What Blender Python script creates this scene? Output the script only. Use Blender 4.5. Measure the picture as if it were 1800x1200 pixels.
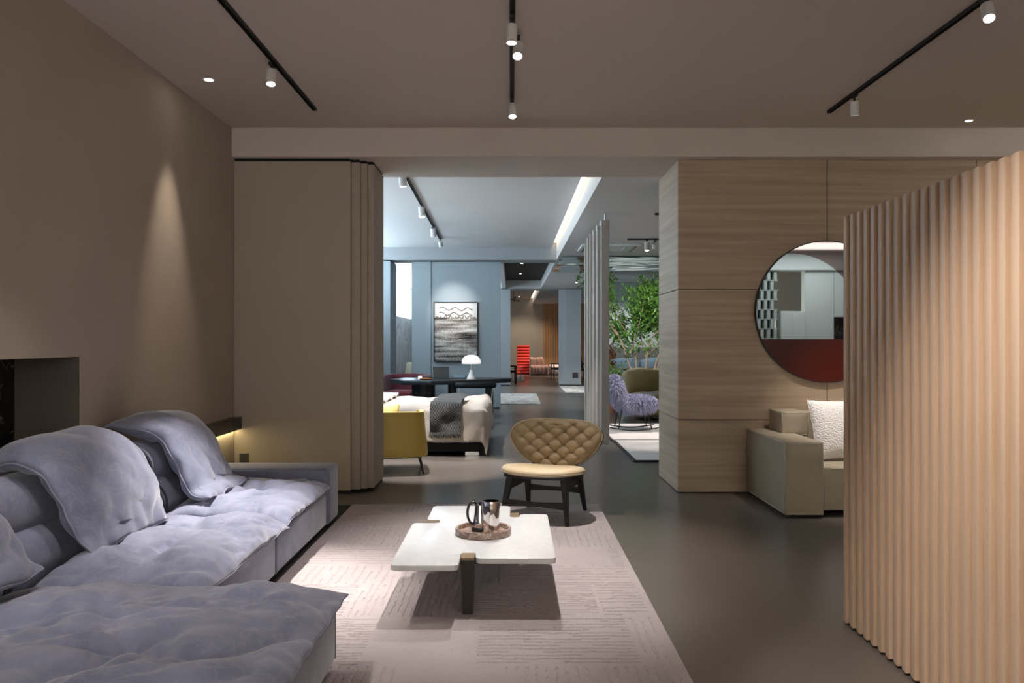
import bpy, bmesh, math, random
import numpy as np
from mathutils import Vector, Matrix, noise
R = math.radians
rnd = random.Random(7)
S = bpy.context.scene
for o in list(bpy.data.objects): bpy.data.objects.remove(o, do_unlink=True)
COL = S.collection

# ------------------------------------------------------------------ camera, world, exposure
cam = bpy.data.cameras.new('camera'); cam.lens = 28.0; cam.sensor_width = 36.0; cam.clip_end = 200
camo = bpy.data.objects.new('camera', cam); COL.objects.link(camo)
camo.location = (0, 0, 1.45); camo.rotation_euler = (R(90), 0, 0)
S.camera = camo
w = bpy.data.worlds.new('world'); S.world = w; w.use_nodes = True
w.node_tree.nodes['Background'].inputs[0].default_value = (0.72, 0.86, 1.0, 1)
w.node_tree.nodes['Background'].inputs[1].default_value = 1.2
S.view_settings.view_transform = 'Standard'; S.view_settings.look = 'None'
S.view_settings.gamma = 1.0; S.view_settings.use_curve_mapping = False
S.view_settings.exposure = 0.45
WARM = (1.0, 0.86, 0.72); NEUT = (1.0, 0.93, 0.88); DAY = (0.62, 0.82, 1.0); LED = (1.0, 0.74, 0.46)

# ------------------------------------------------------------------ materials
def mat(name, col, rough=0.6, metal=0.0, var=None, bump=None, stretch=(1, 1, 1), col2=None, sheen=0.0,
        spec=None, emit=None, coat=0.0, ramp=(0.35, 0.65), distort=0.0, detail=5):
    m = bpy.data.materials.new(name); m.use_nodes = True
    nt = m.node_tree; b = nt.nodes['Principled BSDF']
    b.inputs['Base Color'].default_value = (*col, 1); b.inputs['Roughness'].default_value = rough
    b.inputs['Metallic'].default_value = metal
    if sheen: b.inputs['Sheen Weight'].default_value = sheen; b.inputs['Sheen Roughness'].default_value = 0.4
    if spec is not None: b.inputs['Specular IOR Level'].default_value = spec
    if coat: b.inputs['Coat Weight'].default_value = coat; b.inputs['Coat Roughness'].default_value = 0.15
    if emit: b.inputs['Emission Color'].default_value = (*emit[0], 1); b.inputs['Emission Strength'].default_value = emit[1]
    if var or bump:
        tc = nt.nodes.new('ShaderNodeTexCoord'); mp = nt.nodes.new('ShaderNodeMapping')
        mp.inputs['Scale'].default_value = stretch
        nt.links.new(tc.outputs['Object'], mp.inputs[0])
    if var:
        n = nt.nodes.new('ShaderNodeTexNoise'); n.inputs['Scale'].default_value = var; n.inputs['Detail'].default_value = detail
        n.inputs['Distortion'].default_value = distort
        r = nt.nodes.new('ShaderNodeValToRGB')
        r.color_ramp.elements[0].position = ramp[0]; r.color_ramp.elements[1].position = ramp[1]
        r.color_ramp.elements[0].color = (*col, 1); r.color_ramp.elements[1].color = (*(col2 or [c * 0.8 for c in col]), 1)
        nt.links.new(mp.outputs[0], n.inputs['Vector']); nt.links.new(n.outputs['Fac'], r.inputs[0])
        nt.links.new(r.outputs[0], b.inputs['Base Color'])
    if bump:
        n2 = nt.nodes.new('ShaderNodeTexNoise'); n2.inputs['Scale'].default_value = bump[0]; n2.inputs['Detail'].default_value = 4
        bp = nt.nodes.new('ShaderNodeBump'); bp.inputs['Strength'].default_value = bump[1]; bp.inputs['Distance'].default_value = bump[2] if len(bump) > 2 else 0.004
        nt.links.new(mp.outputs[0], n2.inputs['Vector']); nt.links.new(n2.outputs['Fac'], bp.inputs['Height'])
        nt.links.new(bp.outputs[0], b.inputs['Normal'])
    return m

def vein(name, base, veincol, scale=3.0, width=0.03, rough=0.25, rot=0.6, stretch=(1, 1, 1), base2=None, distort=2.0):
    """marble: thin veins where a warped noise crosses its middle value"""
    m = mat(name, base, rough); nt = m.node_tree; b = nt.nodes['Principled BSDF']
    tc = nt.nodes.new('ShaderNodeTexCoord'); mp = nt.nodes.new('ShaderNodeMapping')
    mp.inputs['Scale'].default_value = stretch; mp.inputs['Rotation'].default_value = (rot, rot * .5, rot)
    n = nt.nodes.new('ShaderNodeTexNoise'); n.inputs['Scale'].default_value = scale; n.inputs['Detail'].default_value = 6; n.inputs['Distortion'].default_value = distort
    r = nt.nodes.new('ShaderNodeValToRGB'); cr = r.color_ramp
    cr.elements[0].position = 0.5 - width; cr.elements[0].color = (*base, 1)
    cr.elements[1].position = 0.5 + width; cr.elements[1].color = (*(base2 or base), 1)
    e = cr.elements.new(0.5); e.color = (*veincol, 1)
    nt.links.new(tc.outputs['Object'], mp.inputs[0]); nt.links.new(mp.outputs[0], n.inputs['Vector'])
    nt.links.new(n.outputs['Fac'], r.inputs[0]); nt.links.new(r.outputs[0], b.inputs['Base Color'])
    return m

def emis(name, col, s):
    m = bpy.data.materials.new(name); m.use_nodes = True; nt = m.node_tree
    nt.nodes.remove(nt.nodes['Principled BSDF']); e = nt.nodes.new('ShaderNodeEmission')
    e.inputs[0].default_value = (*col, 1); e.inputs[1].default_value = s
    nt.links.new(e.outputs[0], nt.nodes['Material Output'].inputs[0]); return m

M = {}
M['ceil'] = mat('ceiling_paint', (0.56, 0.495, 0.445), 0.9, bump=(180, .12, .001))
M['ceil2'] = mat('ceiling_paint_pale', (0.66, 0.655, 0.65), 0.9, bump=(180, .12, .001))
M['beam2'] = mat('grey_beam_paint', (0.33, 0.345, 0.36), 0.9)
M['wallL'] = mat('taupe_wall_paint', (0.38, 0.315, 0.255), 0.75, var=2.0, col2=(0.36, 0.297, 0.24), bump=(220, .15, .001))
M['panel'] = mat('taupe_panel_fabric', (0.36, 0.305, 0.25), 0.8, bump=(300, .2, .001))
M['white_wall'] = mat('white_wall_paint', (0.72, 0.75, 0.74), 0.7)
M['blue'] = mat('blue_grey_wall_covering', (0.30, 0.345, 0.368), 0.85, var=30, col2=(0.282, 0.325, 0.35), stretch=(1, 1, 3), bump=(350, .3, .001))
M['greywall'] = mat('pale_grey_blue_panel', (0.40, 0.425, 0.44), 0.8, bump=(300, .2, .001))
M['nicheside'] = mat('shaded_niche_paint', (0.10, 0.083, 0.066), 0.7)  # taupe wall paint with the shade of the niche put into its colour
M['beige'] = mat('far_beige_wall', (0.50, 0.43, 0.34), 0.85, bump=(220, .15, .001))
M['darkwall'] = mat('dark_grey_wall', (0.13, 0.125, 0.12), 0.8)
M['gap'] = mat('black_shadow_gap', (0.01, 0.01, 0.01), 0.9)
M['floor'] = mat('polished_concrete', (0.135, 0.116, 0.10), 0.28, var=0.9, col2=(0.118, 0.101, 0.087), bump=(3.0, .03, .01), detail=8)
M['trav'] = mat('travertine', (0.44, 0.335, 0.235), 0.55, var=1.7, col2=(0.275, 0.195, 0.125), stretch=(.40, .40, 13), distort=.35, ramp=(.28, .78), detail=9, bump=(6, .25, .002))
M['slat'] = mat('light_oak_veneer', (0.54, 0.385, 0.265), 0.5, var=5, col2=(0.47, 0.33, 0.22), stretch=(6, 6, .35), detail=8, bump=(14, .12, .001))
M['oak_far'] = mat('far_oak_slats', (0.50, 0.27, 0.12), 0.6)
M['blackmarble'] = vein('black_marble', (0.012, 0.012, 0.012), (0.16, 0.13, 0.11), 4, .022, .2)
M['whitemarble'] = vein('white_marble', (0.66, 0.665, 0.67), (0.585, 0.595, 0.605), 4.5, .20, .28, base2=(0.63, 0.64, 0.645))
M['wallmarble'] = vein('grey_veined_marble', (0.66, 0.64, 0.63), (0.18, 0.17, 0.17), 1.6, .035, .3, stretch=(1, 1.2, .5), base2=(0.58, 0.56, 0.55))
M['brownmarble'] = vein('brown_marble', (0.27, 0.185, 0.15), (0.66, 0.56, 0.50), 10, .03, .22, base2=(0.33, 0.235, 0.195))
M['bronze'] = mat('dark_bronze', (0.028, 0.023, 0.018), 0.45, .5, bump=(200, .05))
M['bronze_top'] = mat('brushed_bronze', (0.26, 0.18, 0.10), 0.4, .8)
M['steel'] = mat('polished_steel', (0.72, 0.69, 0.67), 0.06, 1.0)
M['chrome'] = mat('chrome', (0.7, 0.7, 0.7), 0.3, 1.0)
M['blackpl'] = mat('black_plastic', (0.012, 0.012, 0.012), 0.35)
M['blackmetal'] = mat('black_metal', (0.015, 0.015, 0.015), 0.4, .3)
M['blackwood'] = mat('black_stained_ash', (0.012, 0.011, 0.010), 0.45, bump=(40, .2, .001), stretch=(1, 1, .1))
M['blackleather'] = mat('black_leather', (0.010, 0.010, 0.011), 0.7, spec=.25, bump=(160, .3, .001))
M['track'] = mat('black_track', (0.006, 0.006, 0.006), 0.55)
M['lampwhite'] = mat('white_lamp_housing', (0.62, 0.60, 0.585), 0.45)
M['lens'] = emis('lamp_lens', (1.0, 0.95, 0.9), 30)
M['lensdim'] = emis('lamp_lens_dim', (1.0, 0.95, 0.9), 5)
M['led'] = emis('led_strip', (1.0, 0.80, 0.60), 3.2)
M['ledwarm'] = emis('led_under_ledge', (1.0, 0.82, 0.42), 16)
M['daylight'] = emis('daylit_sheer_curtain', (0.68, 0.86, 1.0), 6.0)
M['fillpanel'] = emis('added_fill_panel', (0.92, 0.97, 1.0), 3.0)

def suede(name, c1, c2, c3):
    m = mat(name, c1, 0.85, sheen=0.5, bump=(140, .25, .0015)); nt = m.node_tree; b = nt.nodes['Principled BSDF']
    tc = nt.nodes.new('ShaderNodeTexCoord')
    n = nt.nodes.new('ShaderNodeTexNoise'); n.inputs['Scale'].default_value = 3.2; n.inputs['Detail'].default_value = 7; n.inputs['Distortion'].default_value = 1.2
    n2 = nt.nodes.new('ShaderNodeTexNoise'); n2.inputs['Scale'].default_value = 5.0; n2.inputs['Detail'].default_value = 5; n2.inputs['Distortion'].default_value = 2.5
    for k in (n, n2): nt.links.new(tc.outputs['Object'], k.inputs['Vector'])
    r = nt.nodes.new('ShaderNodeValToRGB'); r.color_ramp.elements[0].position = .36; r.color_ramp.elements[1].position = .66
    r.color_ramp.elements[0].color = (*c1, 1); r.color_ramp.elements[1].color = (*c2, 1)
    r2 = nt.nodes.new('ShaderNodeValToRGB'); cr = r2.color_ramp
    cr.elements[0].position = .45; cr.elements[0].color = (0, 0, 0, 1); cr.elements[1].position = .55; cr.elements[1].color = (0, 0, 0, 1)
    e = cr.elements.new(.5); e.color = (1, 1, 1, 1)
    mul = nt.nodes.new('ShaderNodeMath'); mul.operation = 'MULTIPLY'; mul.inputs[1].default_value = .22
    mx = nt.nodes.new('ShaderNodeMix'); mx.data_type = 'RGBA'
    nt.links.new(n.outputs['Fac'], r.inputs[0]); nt.links.new(n2.outputs['Fac'], r2.inputs[0])
    nt.links.new(r2.outputs[0], mul.inputs[0]); nt.links.new(mul.outputs[0], mx.inputs[0])
    nt.links.new(r.outputs[0], mx.inputs[6]); mx.inputs[7].default_value = (*c3, 1)
    nt.links.new(mx.outputs[2], b.inputs['Base Color'])
    return m
M['suede'] = suede('blue_grey_suede', (0.135, 0.147, 0.222), (0.205, 0.220, 0.312), (0.31, 0.32, 0.40))
M['seam'] = mat('suede_seam', (0.21, 0.215, 0.28), 0.8)
M['seamdark'] = mat('dark_piping', (0.035, 0.035, 0.045), 0.7)
M['rug'] = mat('mauve_wool_rug', (0.40, 0.352, 0.352), 0.95, var=1.6, col2=(0.345, 0.30, 0.30), bump=(400, .5, .003), sheen=.15)
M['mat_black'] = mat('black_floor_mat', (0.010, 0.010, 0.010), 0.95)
M['tan'] = mat('tan_nubuck', (0.31, 0.225, 0.125), 0.62, var=6, col2=(0.26, 0.185, 0.10), sheen=.2, bump=(150, .15, .001))
M['cream_lth'] = mat('cream_leather_seat', (0.66, 0.53, 0.34), 0.55, var=4, col2=(0.60, 0.48, 0.30), bump=(140, .15, .001))
M['khaki'] = mat('khaki_leather', (0.335, 0.285, 0.205), 0.42, var=3, col2=(0.30, 0.255, 0.18), bump=(170, .25, .001))
M['khakiseam'] = mat('khaki_piping', (0.40, 0.35, 0.26), 0.5)
M['boucle'] = mat('white_boucle', (0.78, 0.74, 0.70), 0.95, bump=(75, 1.0, .02), sheen=.3)
M['mirror'] = mat('clear_mirror', (0.80, 0.86, 0.84), 0.015, 1.0)
M['bronzemirror'] = mat('bronze_mirror', (0.33, 0.26, 0.23), 0.03, 1.0)
M['redglass'] = mat('red_lacquered_glass', (0.075, 0.009, 0.004), 0.2, spec=.5)
M['yellow'] = mat('yellow_leather', (0.47, 0.325, 0.06), 0.5, bump=(150, .2, .001))
M['yellowp'] = mat('yellow_cushion', (0.70, 0.56, 0.19), 0.75)
M['duvet'] = mat('taupe_linen_duvet', (0.50, 0.44, 0.385), 0.9, bump=(200, .3, .002), sheen=.2)
M['sheet'] = mat('white_linen', (0.76, 0.73, 0.74), 0.9, bump=(200, .2, .002))
M['desk'] = mat('blue_black_desk', (0.018, 0.02, 0.026), 0.32)
M['laptop'] = mat('dark_grey_aluminium', (0.10, 0.11, 0.11), 0.4, .6)
M['redvelvet'] = mat('burgundy_velvet', (0.12, 0.010, 0.020), 0.8, sheen=.4)
M['orange'] = mat('orange_leather', (0.6, 0.17, 0.04), 0.5)
M['paper'] = mat('white_paper', (0.8, 0.8, 0.78), 0.7)
M['opal'] = mat('opal_glass_shade', (0.85, 0.85, 0.83), 0.35, emit=((1, .98, .95), .55))
M['pivot'] = mat('pale_pivot_panel', (0.40, 0.36, 0.315), 0.7)
M['rugpale'] = mat('pale_rug', (0.62, 0.57, 0.54), 0.95, var=3, col2=(0.56, 0.51, 0.48), bump=(200, .4))
M['rugedge'] = mat('dark_rug_binding', (0.03, 0.028, 0.028), 0.9)
M['rugvein'] = vein('grey_veined_rug', (0.50, 0.49, 0.47), (0.12, 0.12, 0.12), 1.7, .03, .95, base2=(0.42, 0.41, 0.40))
M['fur'] = mat('lilac_fur', (0.36, 0.36, 0.50), 0.8, sheen=.4)
M['furcore'] = mat('lilac_fur_core', (0.10, 0.10, 0.17), 0.9)
M['olive'] = mat('olive_velvet', (0.21, 0.14, 0.04), 0.7, var=3, col2=(0.15, 0.10, 0.03), sheen=.3)
M['bluefab'] = mat('blue_grey_upholstery', (0.12, 0.18, 0.24), 0.85)
M['bark'] = mat('pale_bark', (0.27, 0.19, 0.13), 0.85, bump=(30, .5))
M['leaf'] = mat('green_leaf', (0.035, 0.10, 0.016), 0.4, var=9, col2=(0.11, 0.25, 0.04))
M['rust'] = mat('dried_rust_leaf', (0.30, 0.11, 0.03), 0.7)
M['wood'] = mat('walnut', (0.30, 0.14, 0.06), 0.5)
M['palewood'] = mat('pale_wood', (0.45, 0.37, 0.26), 0.5)
M['terracotta'] = mat('terracotta', (0.30, 0.12, 0.06), 0.8)
M['red'] = mat('bright_red_velvet', (0.70, 0.025, 0.012), 0.6, sheen=.3)
M['greyside'] = mat('taupe_lining', (0.22, 0.18, 0.15), 0.8)
M['pink'] = mat('dusty_pink_fabric', (0.33, 0.19, 0.15), 0.9, sheen=.3)
M['palepink'] = mat('pale_pink_fabric', (0.66, 0.52, 0.46), 0.9)
M['ripple'] = mat('rippled_steel', (0.55, 0.62, 0.56), 0.09, 1.0)
M['block'] = mat('glazed_block', (0.55, 0.60, 0.57), 0.35)
M['socket'] = mat('dark_socket', (0.05, 0.045, 0.04), 0.4)
M['cassette'] = mat('white_plastic', (0.66, 0.68, 0.68), 0.5)
M['beigefab'] = mat('beige_green_upholstery', (0.46, 0.42, 0.30), 0.85)
def glass_mat():
    m = bpy.data.materials.new('clear_glass'); m.use_nodes = True; nt = m.node_tree
    nt.nodes.remove(nt.nodes['Principled BSDF'])
    t = nt.nodes.new('ShaderNodeBsdfTransparent'); t.inputs[0].default_value = (0.93, 0.97, 0.95, 1)
    g = nt.nodes.new('ShaderNodeBsdfGlossy'); g.inputs['Roughness'].default_value = 0.02
    mx = nt.nodes.new('ShaderNodeMixShader'); mx.inputs[0].default_value = 0.07
    nt.links.new(t.outputs[0], mx.inputs[1]); nt.links.new(g.outputs[0], mx.inputs[2])
    nt.links.new(mx.outputs[0], nt.nodes['Material Output'].inputs[0]); return m
M['glass'] = glass_mat()
def weave_mat(name, a, b_, sc):
    m = mat(name, a, 0.9); nt = m.node_tree; b = nt.nodes['Principled BSDF']
    tc = nt.nodes.new('ShaderNodeTexCoord'); ck = nt.nodes.new('ShaderNodeTexChecker'); ck.inputs['Scale'].default_value = sc
    ck.inputs[1].default_value = (*a, 1); ck.inputs[2].default_value = (*b_, 1)
    nt.links.new(tc.outputs['Object'], ck.inputs['Vector']); nt.links.new(ck.outputs[0], b.inputs['Base Color']); return m
M['throw'] = weave_mat('charcoal_knit', (0.008, 0.008, 0.009), (0.085, 0.085, 0.085), 62)
M['mesh'] = weave_mat('dark_metal_mesh', (0.060, 0.042, 0.036), (0.022, 0.017, 0.016), 9)
def painting_mat():
    m = mat('woven_canvas', (0.6, 0.6, 0.6), 0.85); nt = m.node_tree; b = nt.nodes['Principled BSDF']
    tc = nt.nodes.new('ShaderNodeTexCoord')
    def nz(scale, st, det=4):
        mp = nt.nodes.new('ShaderNodeMapping'); mp.inputs['Scale'].default_value = st
        n = nt.nodes.new('ShaderNodeTexNoise'); n.inputs['Scale'].default_value = scale; n.inputs['Detail'].default_value = det
        nt.links.new(tc.outputs['Object'], mp.inputs[0]); nt.links.new(mp.outputs[0], n.inputs['Vector']); return n
    h = nz(1.0, (1.2, 1, 13)); v = nz(1.0, (45, 1, 1.2)); f = nz(1.0, (30, 1, 60))
    a = nt.nodes.new('ShaderNodeMath'); a.operation = 'MULTIPLY_ADD'; a.inputs[1].default_value = .75
    nt.links.new(h.outputs['Fac'], a.inputs[0])
    a2 = nt.nodes.new('ShaderNodeMath'); a2.operation = 'MULTIPLY_ADD'; a2.inputs[1].default_value = .28
    nt.links.new(v.outputs['Fac'], a2.inputs[0]); nt.links.new(f.outputs['Fac'], a2.inputs[2])
    a3 = nt.nodes.new('ShaderNodeMath'); a3.operation = 'MULTIPLY'; a3.inputs[1].default_value = .3
    nt.links.new(a2.outputs[0], a3.inputs[0]); nt.links.new(a3.outputs[0], a.inputs[2])
    r = nt.nodes.new('ShaderNodeValToRGB'); cr = r.color_ramp
    cr.elements[0].position = .44; cr.elements[0].color = (0.012, 0.012, 0.014, 1)
    cr.elements[1].position = .70; cr.elements[1].color = (0.66, 0.63, 0.58, 1)
    e = cr.elements.new(.54); e.color = (0.20, 0.165, 0.14, 1)
    nt.links.new(a.outputs[0], r.inputs[0])
    sep = nt.nodes.new('ShaderNodeSeparateXYZ'); nt.links.new(tc.outputs['Object'], sep.inputs[0])
    n4 = nz(1.0, (6, 1, 2)); ad = nt.nodes.new('ShaderNodeMath'); ad.operation = 'MULTIPLY_ADD'; ad.inputs[1].default_value = .12
    nt.links.new(n4.outputs['Fac'], ad.inputs[0]); nt.links.new(sep.outputs['Z'], ad.inputs[2])
    gt = nt.nodes.new('ShaderNodeMath'); gt.operation = 'GREATER_THAN'; gt.inputs[1].default_value = 1.0
    nt.links.new(ad.outputs[0], gt.inputs[0])
    mx = nt.nodes.new('ShaderNodeMix'); mx.data_type = 'RGBA'; mx.inputs[7].default_value = (0.62, 0.60, 0.57, 1)
    nt.links.new(gt.outputs[0], mx.inputs[0]); nt.links.new(r.outputs[0], mx.inputs[6]); nt.links.new(mx.outputs[2], b.inputs['Base Color'])
    return m
M['painting'] = painting_mat()

# ------------------------------------------------------------------ object helpers
OFF = {}
def thing(name, label, cat, loc=(0, 0, 0), rz=0.0, group=None, world=False):
    o = bpy.data.objects.new(name, None); COL.objects.link(o); o.location = loc; o.rotation_euler = (0, 0, rz)
    o.empty_display_size = .1
    tag(o, label, cat, group)
    if world: OFF[o.name] = Vector(loc)
    return o
def tag(o, label, cat, group=None):
    o['label'] = label; o['category'] = cat
    if group: o['group'] = group
    return o
def mk(name, geo, m, parent=None, smooth=None):
    V, F = geo
    V = [tuple(v) for v in V]
    if parent is not None and parent.name in OFF:
        d = OFF[parent.name]; V = [(v[0] - d[0], v[1] - d[1], v[2] - d[2]) for v in V]
    me = bpy.data.meshes.new(name); me.from_pydata(V, [], [tuple(f) for f in F]); me.update()
    me.materials.append(M[m] if isinstance(m, str) else m)
    if smooth is not None:
        me.shade_smooth()
        if smooth < 180: me.set_sharp_from_angle(angle=R(smooth))
    o = bpy.data.objects.new(name, me); COL.objects.link(o)
    if parent is not None:
        o.parent = parent
        if parent.name in OFF: OFF[o.name] = OFF[parent.name]
    return o
def struct(o, label=None):
    o['kind'] = 'structure'
    if label: o['label'] = label
    return o
def stuff(o): o['kind'] = 'stuff'; return o
def comb(*gs):
    V = []; F = []
    for v, f in gs:
        n = len(V); V += list(v); F += [tuple(i + n for i in q) for q in f]
    return V, F
def xf(geo, mtx): return [tuple(mtx @ Vector(v)) for v in geo[0]], geo[1]
def gbox(x0, x1, y0, y1, z0, z1, bev=0, seg=2):
    if not bev:
        V = [(x, y, z) for z in (z0, z1) for y in (y0, y1) for x in (x0, x1)]
        return V, [(0, 2, 3, 1), (4, 5, 7, 6), (0, 1, 5, 4), (2, 6, 7, 3), (0, 4, 6, 2), (1, 3, 7, 5)]
    bm = bmesh.new(); bmesh.ops.create_cube(bm, size=1)
    for v in bm.verts:
        v.co = ((x0 + x1) / 2 + v.co.x * (x1 - x0), (y0 + y1) / 2 + v.co.y * (y1 - y0), (z0 + z1) / 2 + v.co.z * (z1 - z0))
    bmesh.ops.bevel(bm, geom=bm.edges[:], offset=bev, segments=seg, profile=.5, affect='EDGES')
    bm.verts.index_update()
    g = [tuple(v.co) for v in bm.verts], [tuple(v.index for v in f.verts) for f in bm.faces]; bm.free(); return g
def box(name, x0, x1, y0, y1, z0, z1, m, parent=None, bev=0, seg=2):
    return mk(name, gbox(x0, x1, y0, y1, z0, z1, bev, seg), m, parent, 40 if bev else None)
def glathe(prof, c=(0, 0, 0), n=32, close=True):
    V = []; F = []; k = len(prof)
    for i in range(n):
        a = 2 * math.pi * i / n
        for r, z in prof: V.append((c[0] + r * math.cos(a), c[1] + r * math.sin(a), c[2] + z))
    for i in range(n):
        j = (i + 1) % n
        for q in range(k - 1): F.append((i * k + q, j * k + q, j * k + q + 1, i * k + q + 1))
    if close:
        if prof[0][0] > 1e-6: F.append(tuple(i * k for i in reversed(range(n))))
        if prof[-1][0] > 1e-6: F.append(tuple(i * k + k - 1 for i in range(n)))
    return V, F
def gtube(pts, r, n=8, closed=False, caps=True):
    P = [Vector(p) for p in pts]; k = len(P); rs = r if isinstance(r, (list, tuple)) else [r] * k
    V = []; F = []; up = None
    for i in range(k):
        if closed: d = P[(i + 1) % k] - P[i - 1]
        else: d = P[min(i + 1, k - 1)] - P[max(i - 1, 0)]
        d.normalize()
        if up is None:
            up = Vector((0, 0, 1)) if abs(d.z) < .9 else Vector((1, 0, 0))
        s = d.cross(up); s.normalize(); up = s.cross(d); up.normalize()
        for q in range(n):
            a = 2 * math.pi * q / n; V.append(tuple(P[i] + (s * math.cos(a) + up * math.sin(a)) * rs[i]))
    for i in range(k if closed else k - 1):
        j = (i + 1) % k
        for q in range(n): F.append((i * n + q, i * n + (q + 1) % n, j * n + (q + 1) % n, j * n + q))
    if caps and not closed: F.append(tuple(reversed(range(n)))); F.append(tuple((k - 1) * n + q for q in range(n)))
    return V, F
def gprism(poly, z0, z1, bev=0):
    n = len(poly)
    if not bev:
        V = [(x, y, z0) for x, y in poly] + [(x, y, z1) for x, y in poly]
        return V, [tuple(reversed(range(n))), tuple(range(n, 2 * n))] + [(i, (i + 1) % n, n + (i + 1) % n, n + i) for i in range(n)]
    bm = bmesh.new(); vs = [bm.verts.new((x, y, z0)) for x, y in poly]; f = bm.faces.new(vs)
    ex = bmesh.ops.extrude_face_region(bm, geom=[f])
    for e in ex['geom']:
        if isinstance(e, bmesh.types.BMVert): e.co.z = z1
    bmesh.ops.recalc_face_normals(bm, faces=bm.faces[:])
    es = [e for e in bm.edges if abs(e.verts[0].co.z - e.verts[1].co.z) < 1e-6]
    bmesh.ops.bevel(bm, geom=es, offset=bev, segments=2, profile=.5, affect='EDGES'); bm.verts.index_update()
    g = [tuple(v.co) for v in bm.verts], [tuple(v.index for v in f.verts) for f in bm.faces]; bm.free(); return g
def roundpoly(poly, r, n=5):
    out = []; k = len(poly)
    for i in range(k):
        p = Vector(poly[i]); a = Vector(poly[i - 1]) - p; b = Vector(poly[(i + 1) % k]) - p
        rr = min(r, a.length * .45, b.length * .45); a.normalize(); b.normalize()
        p0 = p + a * rr; p1 = p + b * rr
        for t in range(n + 1):
            t /= n; q = p0 * (1 - t) ** 2 + p * 2 * t * (1 - t) + p1 * t * t; out.append((q.x, q.y))
    return out
def rot(ax, a): return Matrix.Rotation(a, 4, ax)
def tr(x, y, z): return Matrix.Translation((x, y, z))
def nz(x, y, z): return noise.noise(Vector((x, y, z)))
def billow(x, y, z): return abs(noise.noise(Vector((x, y, z)))) * 2
def tree_copy(root, loc=None, rz=None, label=None):
    c = root.copy(); COL.objects.link(c)
    if loc is not None: c.location = loc
    if rz is not None: c.rotation_euler = (0, 0, rz)
    if label: c['label'] = label
    for ch in root.children:
        d = ch.copy(); COL.objects.link(d); d.parent = c
        for g in ch.children:
            e = g.copy(); COL.objects.link(e); e.parent = d
    return c
def spot(name, loc, target, watts, deg, col=NEUT, blend=.5, size=.03, parent=None):
    l = bpy.data.lights.new(name, 'SPOT'); l.energy = watts; l.color = col; l.spot_size = R(deg); l.spot_blend = blend; l.shadow_soft_size = size
    o = bpy.data.objects.new(name, l); COL.objects.link(o)
    d = (Vector(target) - Vector(loc)).normalized()
    if parent is not None:
        o.parent = parent; loc = Vector(loc) - parent.location
    o.location = loc; o.rotation_euler = d.to_track_quat('-Z', 'Y').to_euler()
    return o
def catmull(P, n):
    """n+1 points evenly along a Catmull-Rom curve through P"""
    P = [Vector(p) for p in P]; Q = [2 * P[0] - P[1]] + P + [2 * P[-1] - P[-2]]; out = []
    for i in range(1, len(Q) - 2):
        for t in range(12):
            t /= 12; a, b, c, d = Q[i - 1], Q[i], Q[i + 1], Q[i + 2]
            out.append(.5 * ((2 * b) + (c - a) * t + (2 * a - 5 * b + 4 * c - d) * t * t + (3 * b - a - 3 * c + d) * t ** 3))
    out.append(P[-1]); L = [0]
    for i in range(1, len(out)): L.append(L[-1] + (out[i] - out[i - 1]).length)
    res = []; j = 0
    for k in range(n + 1):
        s = L[-1] * k / n
        while j < len(L) - 2 and L[j + 1] < s: j += 1
        f = (s - L[j]) / max(1e-9, L[j + 1] - L[j]); res.append(out[j].lerp(out[j + 1], min(1, f)))
    return res

def gpillow(C, nu, nv, T, p=4, q=.5, disp=None, low=.5):
    """closed soft cushion round the mid surface C(u,v), u,v in -1..1; returns the mesh and its border loop"""
    def dens(i, n):
        s = 2 * i / n - 1; return s * (1.5 - .5 * s * s) * .6 + s * .4
    U = [dens(i, nu) for i in range(nu + 1)]; W = [dens(j, nv) for j in range(nv + 1)]
    V = []; idx = {}; F = []; e_ = 1e-3
    for i, u in enumerate(U):
        for j, v in enumerate(W):
            c = Vector(C(u, v)); du = Vector(C(min(1, u + e_), v)) - Vector(C(max(-1, u - e_), v)); dv = Vector(C(u, min(1, v + e_))) - Vector(C(u, max(-1, v - e_)))
            nrm = du.cross(dv); nrm.normalize()
            e = max(0, (1 - abs(u) ** p) * (1 - abs(v) ** p)); t = T * e ** q
            d = disp(u, v, c) * e ** .35 if disp else 0
            V.append(tuple(c + nrm * (t * (1 - low) + d))); idx[(i, j, 0)] = len(V) - 1
            if 0 < i < nu and 0 < j < nv:
                V.append(tuple(c - nrm * t * low)); idx[(i, j, 1)] = len(V) - 1
            else: idx[(i, j, 1)] = idx[(i, j, 0)]
    for i in range(nu):
        for j in range(nv):
            F.append((idx[i, j, 0], idx[i + 1, j, 0], idx[i + 1, j + 1, 0], idx[i, j + 1, 0]))
            F.append((idx[i, j, 1], idx[i, j + 1, 1], idx[i + 1, j + 1, 1], idx[i + 1, j, 1]))
    loop = [idx[i, 0, 0] for i in range(nu)] + [idx[nu, j, 0] for j in range(nv)] + [idx[i, nv, 0] for i in range(nu, 0, -1)] + [idx[0, j, 0] for j in range(nv, 0, -1)]
    return (V, F), [V[k] for k in loop]
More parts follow.
